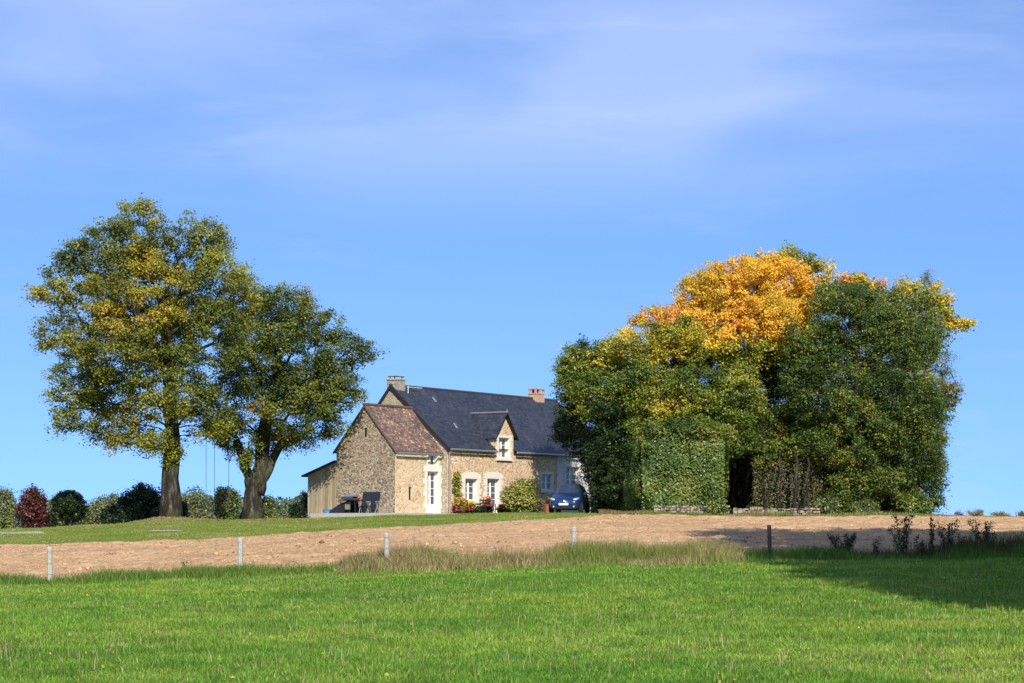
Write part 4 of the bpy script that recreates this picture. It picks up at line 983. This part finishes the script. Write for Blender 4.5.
# blue basin
mb = MB(); n = 16
for (r0_, z0_), (r1_, z1_) in (((.16, 0), (.24, .2)), ((.24, .2), (.26, .2)), ((.22, .195), (.15, .03))):
    for k in range(n):
        a, b_ = 2 * math.pi * k / n, 2 * math.pi * (k + 1) / n
        mb.poly([(r0_ * math.cos(a), r0_ * math.sin(a), z0_), (r0_ * math.cos(b_), r0_ * math.sin(b_), z0_), (r1_ * math.cos(b_), r1_ * math.sin(b_), z1_), (r1_ * math.cos(a), r1_ * math.sin(a), z1_)])
o = mb.build('plastic_basin', M['plastic_blue'], smooth=True); o.location = hw(-1.2, vpx(340), .05); tag(o, 'light blue plastic basin at the left end of the stored furniture', 'basin')

# ------------------------------------------------------------------ flowers and plants along the front
def plant(name, label, cat, u, v, H, W, pal, flowers=None, size=.09, leaves=45, cr=.16, dens=1.3, nfl=60, fsize=.09, loc=None):
    base = loc or hw(u, v, .03); root = empty(name, base, 0, label, cat)
    L = [(np.array([0, 0, H * .5]), np.array([W, W, H * .5]), None)]; Cc, _ = make_clumps(L, cr, dens, .4); Cc[:, 2] = np.maximum(Cc[:, 2], .05)
    t = MB()
    for c in Cc[::2]: t.tube([(c[0] * .2, c[1] * .2, 0), tuple(c)], [.012, .004], 4, cap=False)
    t.build('stems', M['bark'], root)
    idx = np.repeat(np.arange(len(Cc)), leaves); n = len(idx); d = rng.normal(size=(n, 3)); d /= np.linalg.norm(d, axis=1, keepdims=True)
    P = Cc[idx] + d * (rng.random(n) ** .5 * cr)[:, None]; P[:, 2] = np.maximum(P[:, 2], .02)
    link('foliage', leaf_mesh('foliage', P, d + rng.normal(size=(n, 3)) * .6, size, palette(P, pal, rng.random(len(Cc))[idx], 2), M['leaf']), root)
    if flowers is not None:
        d = rng.normal(size=(nfl, 3)); d[:, 2] = np.abs(d[:, 2]); d /= np.linalg.norm(d, axis=1, keepdims=True); P = d * np.array([W, W, H * .5]) * 1.02 + np.array([0, 0, H * .5])
        P = np.repeat(P, 5, 0) + rng.normal(size=(nfl * 5, 3)) * .025
        link('flowers', leaf_mesh('flowers', P, np.tile(np.array([.3, -.8, .4]), (len(P), 1)) + rng.normal(size=P.shape) * .5, fsize, np.tile(np.array(flowers), (len(P), 1)) * rng.uniform(.8, 1.2, (len(P), 1)), M['leaf'], .9), root)
    return root
CLIMB = [((.22, .24, .03), 2), ((.42, .36, .04), 3), ((.12, .16, .03), 2)]
# climber against the wall
root = empty('wall_climber', hw(um_(455), -.12, 0), rot, 'yellow-green climbing shrub trained up the wall beside the downpipe', 'climber')
zz = []
for k in range(26):
    f = k / 25; zz.append((random.uniform(-.28, .28) * (1.25 - f * .7), random.uniform(-.12, .02), .25 + f * 2.15))
Cc = np.array(zz); t = MB()
for i in range(0, 26, 1): t.tube([(0, 0, 0), (Cc[i][0] * .5, 0, Cc[i][2] * .5), tuple(Cc[i])], [.02, .014, .005], 4, cap=False)
t.build('stems', M['bark'], root); idx = np.repeat(np.arange(26), 46); n = len(idx); d = rng.normal(size=(n, 3)); P = Cc[idx] + d * .10; P[:, 1] = np.minimum(P[:, 1], .08)
link('foliage', leaf_mesh('foliage', P, d + np.array([0, -1, .3]), .10, palette(P, CLIMB, rng.random(26)[idx], 1.5), M['leaf']), root)
plant('dahlia', 'orange-yellow flowering plant at the foot of the climber', 'flower', um_(454), -.5, .95, .42, CLIMB, (.72, .36, .10), nfl=34)
plant('dahlia', 'bright yellow-green flower clump right of the orange flowers', 'flower', um_(461.5), -.6, .75, .34, YG, (.62, .62, .06), nfl=35)
plant('geranium', 'bright red flower clump under the first window', 'flower', um_(456), -.95, .5, .30, BOX, (.45, .04, .05), nfl=26, fsize=.08)
plant('geranium', 'small dark red plant at the white wing door', 'flower', U_of(443), -.5, .42, .26, RED, (.35, .02, .03), nfl=20)
plant('bedding_plant', 'low green plant right of the bright red flowers', 'plant', um_(464), -.95, .42, .34, LAUREL, None)
plant('bedding_plant', 'low dark plant below the first window sill', 'plant', um_(469.5), -.8, .5, .34, LAUREL, None)
plant('geranium', 'crimson flower clump between the first window and the arched door', 'flower', um_(477), -.8, .62, .34, BOX, (.36, .05, .06), nfl=26)
plant('rose_bush', 'salmon pink rose rising between window and arched door', 'flower', um_(482), -.4, 1.05, .25, SUNB, (.80, .30, .22), nfl=35)
plant('geranium', 'green plant with red flowers in front of the arched door', 'flower', um_(488.5), -.9, .55, .32, SUNB, (.55, .06, .08), nfl=22)
plant('bedding_plant', 'dark leafy plant right of the arched door', 'plant', um_(499.5), -.8, .6, .36, LAUREL, None)
plant('bedding_plant', 'dark green foliage plant against the sunlit bush', 'plant', um_(505), -.8, .95, .34, LAUREL, None)
# white-flowered standing ornament: garden bench
r = empty('garden_bench', hw(um_(474.5), -.95, .05), rot, 'dark slender garden bench frame among the flowers', 'bench')
for s in (-.5, .5):
    m = MB(); m.tube([(s, -.18, 0), (s, -.18, .6)], .025, 6); m.build('leg', M['dark_wood'], r)
    m = MB(); m.tube([(s, .18, 0), (s, .24, .86)], .025, 6); m.build('leg', M['dark_wood'], r)
m = MB()
for k in range(4): m.box(-.5, .5, -.2 + k * .1, -.13 + k * .1, .42, .445)
m.build('seat', M['dark_wood'], r)
m = MB()
for k in range(2): m.box(-.48, .48, .19, .215, .58 + k * .16, .65 + k * .16)
m.build('backrest', M['dark_wood'], r)
# folded parasol leaning
r = empty('folded_parasol', hw(um_(497), -.7, .04), rot, 'folded dark red parasol leaning beside the arched door', 'parasol')
m = MB(); m.tube([(0, 0, 0), (-.32, .1, 1.15)], .018, 6); m.build('pole', M['white_paint'], r)
m = MB(); m.tube([(-.07, .02, .28), (-.12, .035, .45), (-.27, .085, .98), (-.33, .1, 1.18)], [.03, .10, .06, .02], 8); m.build('canopy', plain('parasol_red', (.22, .02, .03), .8), r)
# large sunlit bush
shrub('garden_bush', 'large sunlit yellow-green bush standing before the house front', 'bush', 522, 479, 517, 20, 127.2, [((.12, .16, .028), 3), ((.22, .24, .042), 3), ((.36, .33, .08), 1)], .13, .26, 80)
plant('dry_plant', 'faded beige flower plant between the sunlit bush and the pot', 'plant', 0, 0, 1.0, .38, [((.32, .25, .15), 2), ((.22, .17, .10), 1), ((.12, .13, .05), 1)], None, size=.09, leaves=30, loc=(PX(540, 126), 126.0, Z(PX(540, 126), 126)))
# terracotta pot
potx, poty = PX(548, 123), 123.0; pz = Z(potx, poty)
r = empty('terracotta_pot', (potx, poty, pz), 0, 'terracotta pot with a small reddish plant left of the blue car', 'pot')
m = MB(); m.tube([(0, 0, 0), (0, 0, .05), (0, 0, .40), (0, 0, .46), (0, 0, .48), (0, 0, .54)], [.15, .155, .215, .22, .245, .245], 16); m.build('pot', M['terracotta'], r, smooth=False)
n = 260; d = rng.normal(size=(n, 3)); P = d * np.array([.13, .13, .16]) + np.array([0, 0, .82]); P[:, 2] = np.maximum(P[:, 2], .54)
link('foliage', leaf_mesh('foliage', P, d, .08, palette(P, RED + SUNB, rng.random(n), 3), M['leaf']), r)

# ------------------------------------------------------------------ car
def car():
    y = 120.5; x = PX(569.5, y); root = empty('parked_car', (x, y, Z(x, y) + .0), math.radians(-90 - 10), 'dark blue compact people carrier parked in the shade, front to the camera', 'car')
    # stations: x, z_low, z_mid, z_belt, z_top, w_low, w_mid, w_belt, w_top
    S = [(2.14, .34, .50, .62, .64, .42, .52, .50, .30), (2.10, .24, .48, .68, .70, .62, .70, .66, .40), (1.95, .20, .50, .78, .82, .78, .82, .74, .45), (1.60, .20, .54, .90, .95, .84, .87, .78, .48), (1.20, .20, .58, .99, 1.04, .85, .88, .80, .55),
         (1.00, .20, .60, 1.02, 1.12, .85, .88, .81, .60), (.55, .20, .62, 1.03, 1.42, .85, .88, .82, .60), (.20, .20, .62, 1.04, 1.58, .85, .88, .82, .60), (-.4, .20, .62, 1.05, 1.64, .85, .88, .82, .60), (-1.1, .20, .62, 1.06, 1.63, .85, .88, .82, .60),
         (-1.6, .20, .62, 1.06, 1.56, .85, .87, .80, .57), (-1.9, .22, .62, 1.05, 1.36, .83, .85, .78, .55), (-2.08, .28, .60, 1.0, 1.06, .76, .80, .74, .5)]
    v, f = [], []
    for (X, zl, zm, zb, zt_, wl, wm, wb, wt_) in S:
        for w, z in ((0, zl), (-wl, zl), (-wm, zm), (-wb, zb), (-wt_, zt_), (-wt_ * .5, zt_ + .035), (0, zt_ + .045), (wt_ * .5, zt_ + .035), (wt_, zt_), (wb, zb), (wm, zm), (wl, zl)): v.append((X, w, z))
    k = 12
    for i in range(len(S) - 1):
        for j in range(k): f.append((i * k + j, i * k + (j + 1) % k, (i + 1) * k + (j + 1) % k, (i + 1) * k + j))
    f.append(tuple(range(k))[::-1]); f.append(tuple((len(S) - 1) * k + j for j in range(k)))
    me = bpy.data.meshes.new('body'); me.from_pydata(v, [], f); me.materials.append(M['car_paint']); me.polygons.foreach_set('use_smooth', [True] * len(f)); me.update()
    body = link('body', me, root); ss = body.modifiers.new('smooth', 'SUBSURF'); ss.levels = ss.render_levels = 2
    def glass(name, quads, off=.02):
        m = MB()
        for q in quads:
            q = [Vector(p) for p in q]; nrm = (q[1] - q[0]).cross(q[2] - q[0]).normalized()
            m.slab([p + nrm * off for p in q], .01)
        return m.build(name, M['car_glass'], root)
    # windscreen (curved in five facets)
    qs = []; N_ = 6
    for i in range(N_):
        a, b_ = -1 + 2 * i / N_, -1 + 2 * (i + 1) / N_
        lo = lambda t_: (1.14 - .16 * t_ * t_, .70 * t_, 1.085 - .03 * t_ * t_); hi_ = lambda t_: (.30 - .10 * t_ * t_, .56 * t_, 1.565 - .03 * t_ * t_)
        qs.append([lo(a), lo(b_), hi_(b_), hi_(a)])
    glass('windscreen', qs, .045)
    for s in (-1, 1):
        q = [(.72, s * .81, 1.10), (.10, s * .66, 1.48), (-.40, s * .655, 1.53), (-.40, s * .815, 1.10)]
        q2 = [(-.46, s * .815, 1.10), (-.46, s * .655, 1.53), (-1.25, s * .65, 1.52), (-1.35, s * .81, 1.10)]
        if s < 0: q, q2 = q[::-1], q2[::-1]
        glass('side_window', [q], .02); glass('side_window', [q2], .02)
        m = MB(); m.tube([(2.045, s * .50, .74), (1.95, s * .66, .77), (1.78, s * .79, .83)], [.055, .085, .05], 8); m.build('headlight', M['lamp_glass'], root, smooth=True)
        m = MB(); m.tube([(.80, s * .84, 1.06), (.78, s * .98, 1.12)], [.03, .03], 6); m.box(.70, .84, min(s * .92, s * 1.08), max(s * .92, s * 1.08), 1.03, 1.18); m.build('wing_mirror', M['car_paint'], root)
        m = MB(); m.tube([(2.10, s * .55, .38), (2.125, s * .55, .38)], .05, 10); m.build('fog_lamp', M['lamp_glass'], root)
        for X in (1.32, -1.28):
            m = MB(); m.tube([(X, s * .70, .31), (X, s * .72, .31), (X, s * .89, .31), (X, s * .905, .31)], [.27, .31, .31, .27], 24); w = m.build('wheel', M['tyre'], root)
            m = MB(); m.tube([(X, s * .885, .31), (X, s * .915, .31)], [.19, .17], 12); m.build('rim', M['metal_grey'], w)
    m = MB(); m.box(2.07, 2.165, -.50, .50, .46, .50); m.box(2.10, 2.15, -.60, .60, .26, .30); m.build('bumper_strip', M['dark_fabric'], root)
    m = MB(); m.box(2.135, 2.155, -.36, .36, .30, .43); m.build('air_intake', M['dark_hole'], root)
    # chrome bar with a double chevron
    m = MB(); 
    for dz in (0, .05): m.tube([(2.13, -.16, .60 + dz), (2.165, 0, .655 + dz), (2.13, .16, .60 + dz)], .012, 6)
    for s in (-1, 1): m.tube([(2.13, s * .16, .60), (2.11, s * .38, .61), (2.06, s * .50, .64)], .012, 6); m.tube([(2.13, s * .16, .65), (2.10, s * .38, .665), (2.05, s * .50, .69)], .010, 6)
    m.build('grille_bar', M['chrome'], root)
    m = MB(); m.box(2.168, 2.178, -.26, .26, .45, .56); m.build('number_plate', M['white_paint'], root)
    m = MB(); m.tube([(1.16, -.5, 1.10), (1.02, .1, 1.19)], .01, 4); m.tube([(1.17, .1, 1.10), (1.0, .62, 1.17)], .01, 4); m.build('wipers', M['dark_fabric'], root)
M['car_paint'] = mat('car_paint', lambda n: n.bsdf((.014, .045, .14), .22, .35, .6))
M['car_glass'] = mat('car_glass', lambda n: n.bsdf((.02, .03, .045), .04, 0, .9))
M['lamp_glass'] = mat('lamp_glass', lambda n: n.bsdf((.45, .48, .5), .12, .3, .8))
M['tyre'] = plain('tyre', (.02, .02, .02), .85); M['chrome'] = plain('chrome', (.65, .66, .68), .15, 1)
car()

# ------------------------------------------------------------------ fence
fence = empty('wire_fence', (PX(387, 69), 69, Z(PX(387, 69), 69)), 0, 'wire fence on weathered wooden posts between meadow and ploughed field', 'fence')
F0 = fence.location
posts = [(-150, 66, 1.1), (50, 66.0, None, 547), (240, 66.0, None, 538), (387, 69.0, None, 533), (573, 70.5, None, 527), (770, 72, None, 525), (1065, 73.4, 1.1), (1250, 74, 1.1)]
tops = []
for i, p in enumerate(posts):
    x = PX(p[0], p[1]); g = Z(x, p[1]); top = PZ(p[3], p[1]) if len(p) > 3 else g + p[2]; h = top - g
    m = MB(); r_ = .085 if i < 5 else .075; lean_ = (.02, -.015, .01, -.02, .03, -.03, .02, 0)[i]
    m.tube([(0, 0, -.2), (lean_ * .3, 0, h * .35), (lean_ * .7, 0, h * .7), (lean_, 0, h - .03), (lean_, 0, h)], [r_, r_ * .97, r_ * .95, r_ * .93, r_ * .7], 9)
    o = m.build('post', M['dark_post'] if i >= 5 and 'dark_post' in M else (M['post_wood'] if i < 5 else plain('dark_post', (.10, .085, .065), .9)), fence); o.location = (x - F0.x, p[1] - F0.y, g - F0.z)
    tops.append((x - F0.x, p[1] - F0.y - .08, g - F0.z, h))
for frac in (.88, .58, .3):
    m = MB(); pts = []
    for i in range(len(tops) - 1):
        a, b_ = tops[i], tops[i + 1]
        for k in range(5):
            s = k / 5; pts.append((a[0] + (b_[0] - a[0]) * s, a[1] + (b_[1] - a[1]) * s, (a[2] + a[3] * frac) * (1 - s) + (b_[2] + b_[3] * frac) * s - .05 * math.sin(math.pi * s)))
    m.tube(pts, .005, 4); m.build('wire', M['wire'], fence)

# ------------------------------------------------------------------ grasses
def blades(name, P, h, w, col_base, lean=.35, seg=2, tip_gain=1.25, label=None, cat=None, group=None):
    n = len(P); a = rng.random(n) * 2 * math.pi; la = rng.random(n) * 2 * math.pi; ln = rng.random(n) * lean
    W = np.stack([np.cos(a), np.sin(a), np.zeros(n)], 1) * (w * .5)[:, None]; Lv = np.stack([np.cos(la), np.sin(la), np.zeros(n)], 1) * (h * ln)[:, None]; Hh = np.zeros((n, 3)); Hh[:, 2] = h
    mid = P + Hh * .55 + Lv * .35; tip = P + Hh + Lv
    co = np.stack([P - W, P + W, mid + W * .75, mid - W * .75, tip], 1).reshape(-1, 3); b_ = np.arange(n) * 5
    F = np.concatenate([np.stack([b_, b_ + 1, b_ + 2], 1), np.stack([b_, b_ + 2, b_ + 3], 1), np.stack([b_ + 3, b_ + 2, b_ + 4], 1)])
    col = np.repeat(col_base, 5, 0)
    return tag(link(name, np_mesh(name, co, F, np.clip(col, 0, .9), M['grass_blade'])), label, cat, group, 'stuff')
def scatter(y0, y1, dens, x_margin=2.5):
    n = int((y1 - y0) * 2 * (512 / FPX * (y0 + y1) / 2 + x_margin) * dens); y = rng.uniform(y0, y1, n); x = rng.uniform(-1, 1, n) * (512 / FPX * y + x_margin); return x, y
Xs, Ys = [], []
for y0, y1, dn in ((19, 26, 800), (26, 34, 520), (34, 44, 330), (44, 56, 210), (56, 74.5, 140)):
    x, y = scatter(y0, y1, dn); Xs.append(x); Ys.append(y)
x = np.concatenate(Xs); y = np.concatenate(Ys); k = y < edge_near(x) + .1; x, y = x[k], y[k]; n = len(x)
P = np.stack([x, y, z_at(x, y) - .015], 1); p0 = P * np.array([1, 1, 0])
pt = vnoise(p0, .22) * .4 + vnoise(p0, .9) * .3 + vnoise(p0, 3.6) * .3
G = [np.array(c) for c in ((.108, .255, .029), (.195, .345, .040), (.320, .415, .062), (.46, .41, .16))]
u = np.clip((pt - .32) / .36 + rng.normal(size=n) * .22, 0, 1); near = sm((y - 30) / 35)
u = np.clip(u * .9 + near * .12, 0, 1)
col = np.where(u[:, None] < .5, G[0] + (G[1] - G[0]) * (u * 2)[:, None], G[1] + (G[2] - G[1]) * (u * 2 - 1)[:, None])
dry = rng.random(n) < (.025 + .22 * np.clip(vnoise(p0 + 40, .30) * .6 + vnoise(p0 + 11, 1.3) * .4 - .50, 0, 1) * 3); col[dry] = G[3]
col *= rng.uniform(.5, 1.35, (n, 1)) * (.72 + .5 * vnoise(p0 + 7, 2.2))[:, None]
h = rng.uniform(.035, .085, n) * (.6 + 1.0 * vnoise(p0, .6)); w = .0065 + .00024 * y
blades('grass', P, h, w, col, 1.1)

# long dry grass along the fence
def verge(cx_px0, cx_px1, n, hmin, hmax, cols, name, label, y_off=0., yspread=1.6, dens_noise=True, cat='grass'):
    px = rng.uniform(cx_px0, cx_px1, n * 2); yy = np.interp(PX(px, 70), YF_X, YF_Y) + y_off + rng.normal(size=n * 2) * yspread * .5; x = PX(px, yy)
    q = np.stack([x, yy, 0 * x], 1); nz = vnoise(q, .55) * .6 + vnoise(q, 1.7) * .4
    e = np.minimum(1, np.minimum(px - cx_px0, cx_px1 - px) / 30.0 + .2)
    k = rng.random(n * 2) < (.25 + nz) * .75 * e; x, yy, nz, e = x[k], yy[k], nz[k], e[k]; m_ = len(x)
    P = np.stack([x, yy, z_at(x, yy) - .02], 1); h = rng.uniform(hmin * .6, hmax, m_) * (.15 + 1.35 * nz ** 1.3) * (.5 + .5 * e) * (1 - .5 * sm((np.interp(x, YF_X, YF_Y) + y_off - yy) / (yspread * 1.2)))
    cols_ = np.array(cols); c = cols_[np.minimum((rng.random(m_) * .45 + vnoise(q[k] + 5, .45) * .7) * len(cols), len(cols) - 1).astype(int)] * rng.uniform(.45, 1.45, (m_, 1))
    return blades(name, P, h, np.full(m_, .018), c, .85, label=label, cat=cat)
DRY = [(.10, .19, .03), (.16, .27, .045), (.24, .29, .07), (.33, .22, .11), (.47, .41, .20), (.15, .13, .05)]
GRN = [(.08, .17, .025), (.13, .24, .035), (.22, .29, .055)]
verge(335, 745, 60000, .25, .85, DRY, 'long_dry_grass', 'stuff', -.6, 3.6)
verge(-60, 360, 15000, .12, .6, GRN + DRY[:2], 'rough_grass', 'stuff', -.1, 1.3)
verge(165, 290, 5000, .25, .6, GRN + DRY[:3], 'tall_grass', 'stuff', 0, 1.4)
verge(640, 720, 4500, .3, .8, GRN, 'tall_green_grass', 'stuff', .2, 1.6)
verge(700, 1180, 20000, .15, .7, GRN, 'shaded_rough_grass', 'stuff', -.2, 1.8)
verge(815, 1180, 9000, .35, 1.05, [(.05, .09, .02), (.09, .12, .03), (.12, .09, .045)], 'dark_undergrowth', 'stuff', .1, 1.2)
for o_ in C.objects:
    if o_.get('label') == 'stuff': del o_['label']

# fallen leaves and seed stalks in the meadow
n = 380; y = rng.uniform(22, 66, n); x = rng.uniform(-1, 1, n) * (.2327 * y + 2); P = np.stack([x, y, z_at(x, y) + .06], 1)
tag(link('fallen_leaves', leaf_mesh('fallen_leaves', P, rng.normal(size=(n, 3)) * .5 + np.array([0, -.5, 1]), .045, np.array([(.34, .20, .06), (.42, .30, .08), (.22, .12, .05), (.60, .52, .10)])[rng.integers(0, 4, n)], M['leaf'], .8)), kind='stuff')
n = 2600; y = rng.uniform(24, 66, n); x = rng.uniform(-1, 1, n) * (.2327 * y + 2); q = np.stack([x, y, 0 * x], 1); k = vnoise(q, .28) * .6 + vnoise(q, 1.1) * .4 > .50; x, y = x[k], y[k]; n = len(x)
blades('seed_stalks', np.stack([x, y, z_at(x, y)], 1), rng.uniform(.12, .26, n), .006 + .00015 * y, np.array([.45, .40, .20]) * rng.uniform(.5, 1.2, (n, 1)), .5)
# scattered soil clods on the ploughed field
n = 16000; y = 66 + 48 * rng.random(n) ** 1.1; x = rng.uniform(-1, 1, n) * (.2327 * y + 3); k = (y > edge_near(x) + .2) & (y < edge_far(x) - .2); x, y = x[k], y[k]; n = len(x)
s = rng.uniform(.016, .050, n) * (1 + (rng.random(n) < .02) * 1.2); base = np.array([(1, 0, 0), (0, 1, 0), (-1, 0, 0), (0, -1, 0), (0, 0, 1), (0, 0, -1)], float)
V = base[None] * s[:, None, None] * rng.uniform(.6, 1.4, (n, 6, 1)); V[:, :, 2] *= .8; V += np.stack([x, y, z_at(x, y) + s * .3], 1)[:, None]
ft = np.array([(0, 1, 4), (1, 2, 4), (2, 3, 4), (3, 0, 4), (1, 0, 5), (2, 1, 5), (3, 2, 5), (0, 3, 5)]); F = (np.arange(n)[:, None, None] * 6 + ft[None]).reshape(-1, 3)
cc = np.array([.48, .31, .17]) * rng.uniform(.35, 1.45, (n, 1)); 
M['clod'] = mat('clod', lambda nn: (lambda a: nn.bsdf(a.outputs['Color'], .97, 0, .05))(nn('Attribute', attribute_name='Col')))
for nd in M['clod'].node_tree.nodes:
    if nd.type == 'ATTRIBUTE': nd.attribute_name = 'Col'
tag(link('soil_clods', np_mesh('soil_clods', V.reshape(-1, 3), F, np.repeat(cc, 6, 0), M['clod'])), kind='stuff')

# lawn grass tufts up the slope (short)
n = 60000; y = rng.uniform(92, 120, n); x = rng.uniform(-30, 8, n); k = (y > edge_far(x)) & (y < np.interp(x, YC_X, YC_Y) + 1.5) & ((np.hypot(x + 17.9, y - 114.6) > 1.3) | (rng.random(n) < .45)); x, y = x[k], y[k]; n = len(x)
P = np.stack([x, y, z_at(x, y) - .01], 1); q = P * np.array([1, 1, 0]); t_ = np.clip(vnoise(q, .5) * .7 + rng.random(n) * .4, 0, .999)
cl = np.array([(.13, .23, .03), (.20, .28, .04), (.30, .31, .08), (.42, .36, .18)])[(t_ ** 1.3 * 4).astype(int)] * rng.uniform(.75, 1.25, (n, 1))
blades('lawn_grass', P, rng.uniform(.03, .075, n), np.full(n, .03), cl, .8)

# weeds standing in the shade on the right of the fence line
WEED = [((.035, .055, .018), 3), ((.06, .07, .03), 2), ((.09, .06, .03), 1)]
def weed(px, y, H, W, label, tall=False, dens=1.0):
    x = PX(px, y); g = Z(x, y); root = empty('tall_weed', (x, y, g - .02), 0, label, 'weed'); t = MB(); Cc = []
    ns = max(2, int(5 * W / .4)) if not tall else 2
    for i in range(ns):
        a = i * 2.4; tx, ty = math.cos(a) * W * random.uniform(.3, 1), math.sin(a) * W * random.uniform(.3, 1); hh = H * random.uniform(.65, 1); t.tube([(tx * .2, ty * .2, 0), (tx * .5, ty * .5, hh * .5), (tx, ty, hh)], [.014, .010, .004], 5, cap=False)
        for k in range(int(hh / .09)):
            f = (k + 1) * .09 / hh; Cc.append((tx * f + random.uniform(-.06, .06), ty * f + random.uniform(-.06, .06), hh * min(f, 1)))
    t.build('stem', M['bark'], root); Cc = np.array(Cc); lv = int(17 * dens); idx = np.repeat(np.arange(len(Cc)), lv); d = rng.normal(size=(len(idx), 3)); P = Cc[idx] + d * .045 * (1.2 if not tall else .8)
    link('leaves', leaf_mesh('leaves', P, d + np.array([0, 0, .6]), .075, palette(P, WEED, rng.random(len(idx)), 3), M['leaf'], .5), root)
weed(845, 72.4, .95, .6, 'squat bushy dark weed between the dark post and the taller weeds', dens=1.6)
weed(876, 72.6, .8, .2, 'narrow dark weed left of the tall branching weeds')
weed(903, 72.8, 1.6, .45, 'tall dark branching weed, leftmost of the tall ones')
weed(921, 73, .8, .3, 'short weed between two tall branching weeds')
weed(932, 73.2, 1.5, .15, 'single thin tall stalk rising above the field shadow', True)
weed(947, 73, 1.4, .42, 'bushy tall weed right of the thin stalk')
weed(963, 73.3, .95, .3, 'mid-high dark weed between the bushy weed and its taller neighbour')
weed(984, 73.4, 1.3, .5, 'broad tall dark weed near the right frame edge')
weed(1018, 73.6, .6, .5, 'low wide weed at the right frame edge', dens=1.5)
weed(700, 71.8, .5, .35, 'low green-brown weed at the end of the long dry grass', dens=1.4)
weed(812, 72.2, .45, .3, 'small dark weed just right of the dark fence post', dens=1.2)
weed(184, 66.4, .85, .10, 'thin reddish stalk standing alone left of the second fence post', True, .3)

# trees standing off to the right, whose shade falls across the field edge
tp_pal = DARKG
def shade_tree(x, y, H, R_, label):
    z = Z(x, y); D = y
    root = empty('roadside_tree', (x, y, z), 0, label, 'tree', 'trees off to the right of the view')
    L = [(np.array([0, 0, H * .62]), np.array([R_, R_, H * .36]), None), (np.array([R_ * .4, .5, H * .45]), np.array([R_ * .7, R_ * .7, H * .25]), None), (np.array([-R_ * .3, -.6, H * .42]), np.array([R_ * .75, R_ * .7, H * .24]), None)]
    Cc, li = make_clumps(L, .9, 1.3, .35); t = grow(*flare([(0, 0, 0), (.1, 0, H * .3), (0, .1, H * .7)], .3, .1, .2), Cc); t.build('trunk', M['bark'], root, smooth=True)
    idx = np.repeat(np.arange(len(Cc)), 60); d = rng.normal(size=(len(idx), 3)); d /= np.linalg.norm(d, axis=1, keepdims=True); P = Cc[idx] + d * (rng.random(len(idx)) ** .45 * .95)[:, None]
    link('crown', leaf_mesh('crown', P, d + rng.normal(size=d.shape) * .5, .34, palette(P, OLIVE, rng.random(len(Cc))[idx]), M['leaf']), root)
for i, (x, y, H, R_) in enumerate(((17.5, 30, 18, 4.2), (16.0, 36, 22, 4.2), (16.9, 44.5, 27, 4.6), (19.4, 53, 33, 5.6), (22, 46, 26, 5.5), (23.5, 57, 30, 6), (24, 36, 20, 5), (30, 60, 26, 6), (24, 27, 16, 5), (30, 48, 22, 5.5))):
    shade_tree(x, y, H, R_, 'leafy tree in the row off to the right of the view')
n = 15000; x = rng.uniform(4.5, 26, n); y = np.where(x < 16, rng.uniform(113.1, 113.6, n), rng.uniform(113.3, 116.5, n)); P = np.stack([x, y, z_at(x, y) - .02], 1); q = P * np.array([1, 1, 0])
cl = np.array([(.11, .20, .03), (.17, .26, .04), (.30, .28, .10), (.30, .20, .12)])[np.minimum((vnoise(q, .5) * .8 + rng.random(n) * .35) * 4, 3).astype(int)] * rng.uniform(.7, 1.3, (n, 1))
blades('field_edge_grass', P, rng.uniform(.06, .30, n) * (.3 + vnoise(q, .9)) * np.clip((25 - x) / 4, .15, 1), np.full(n, .03), cl, .8)
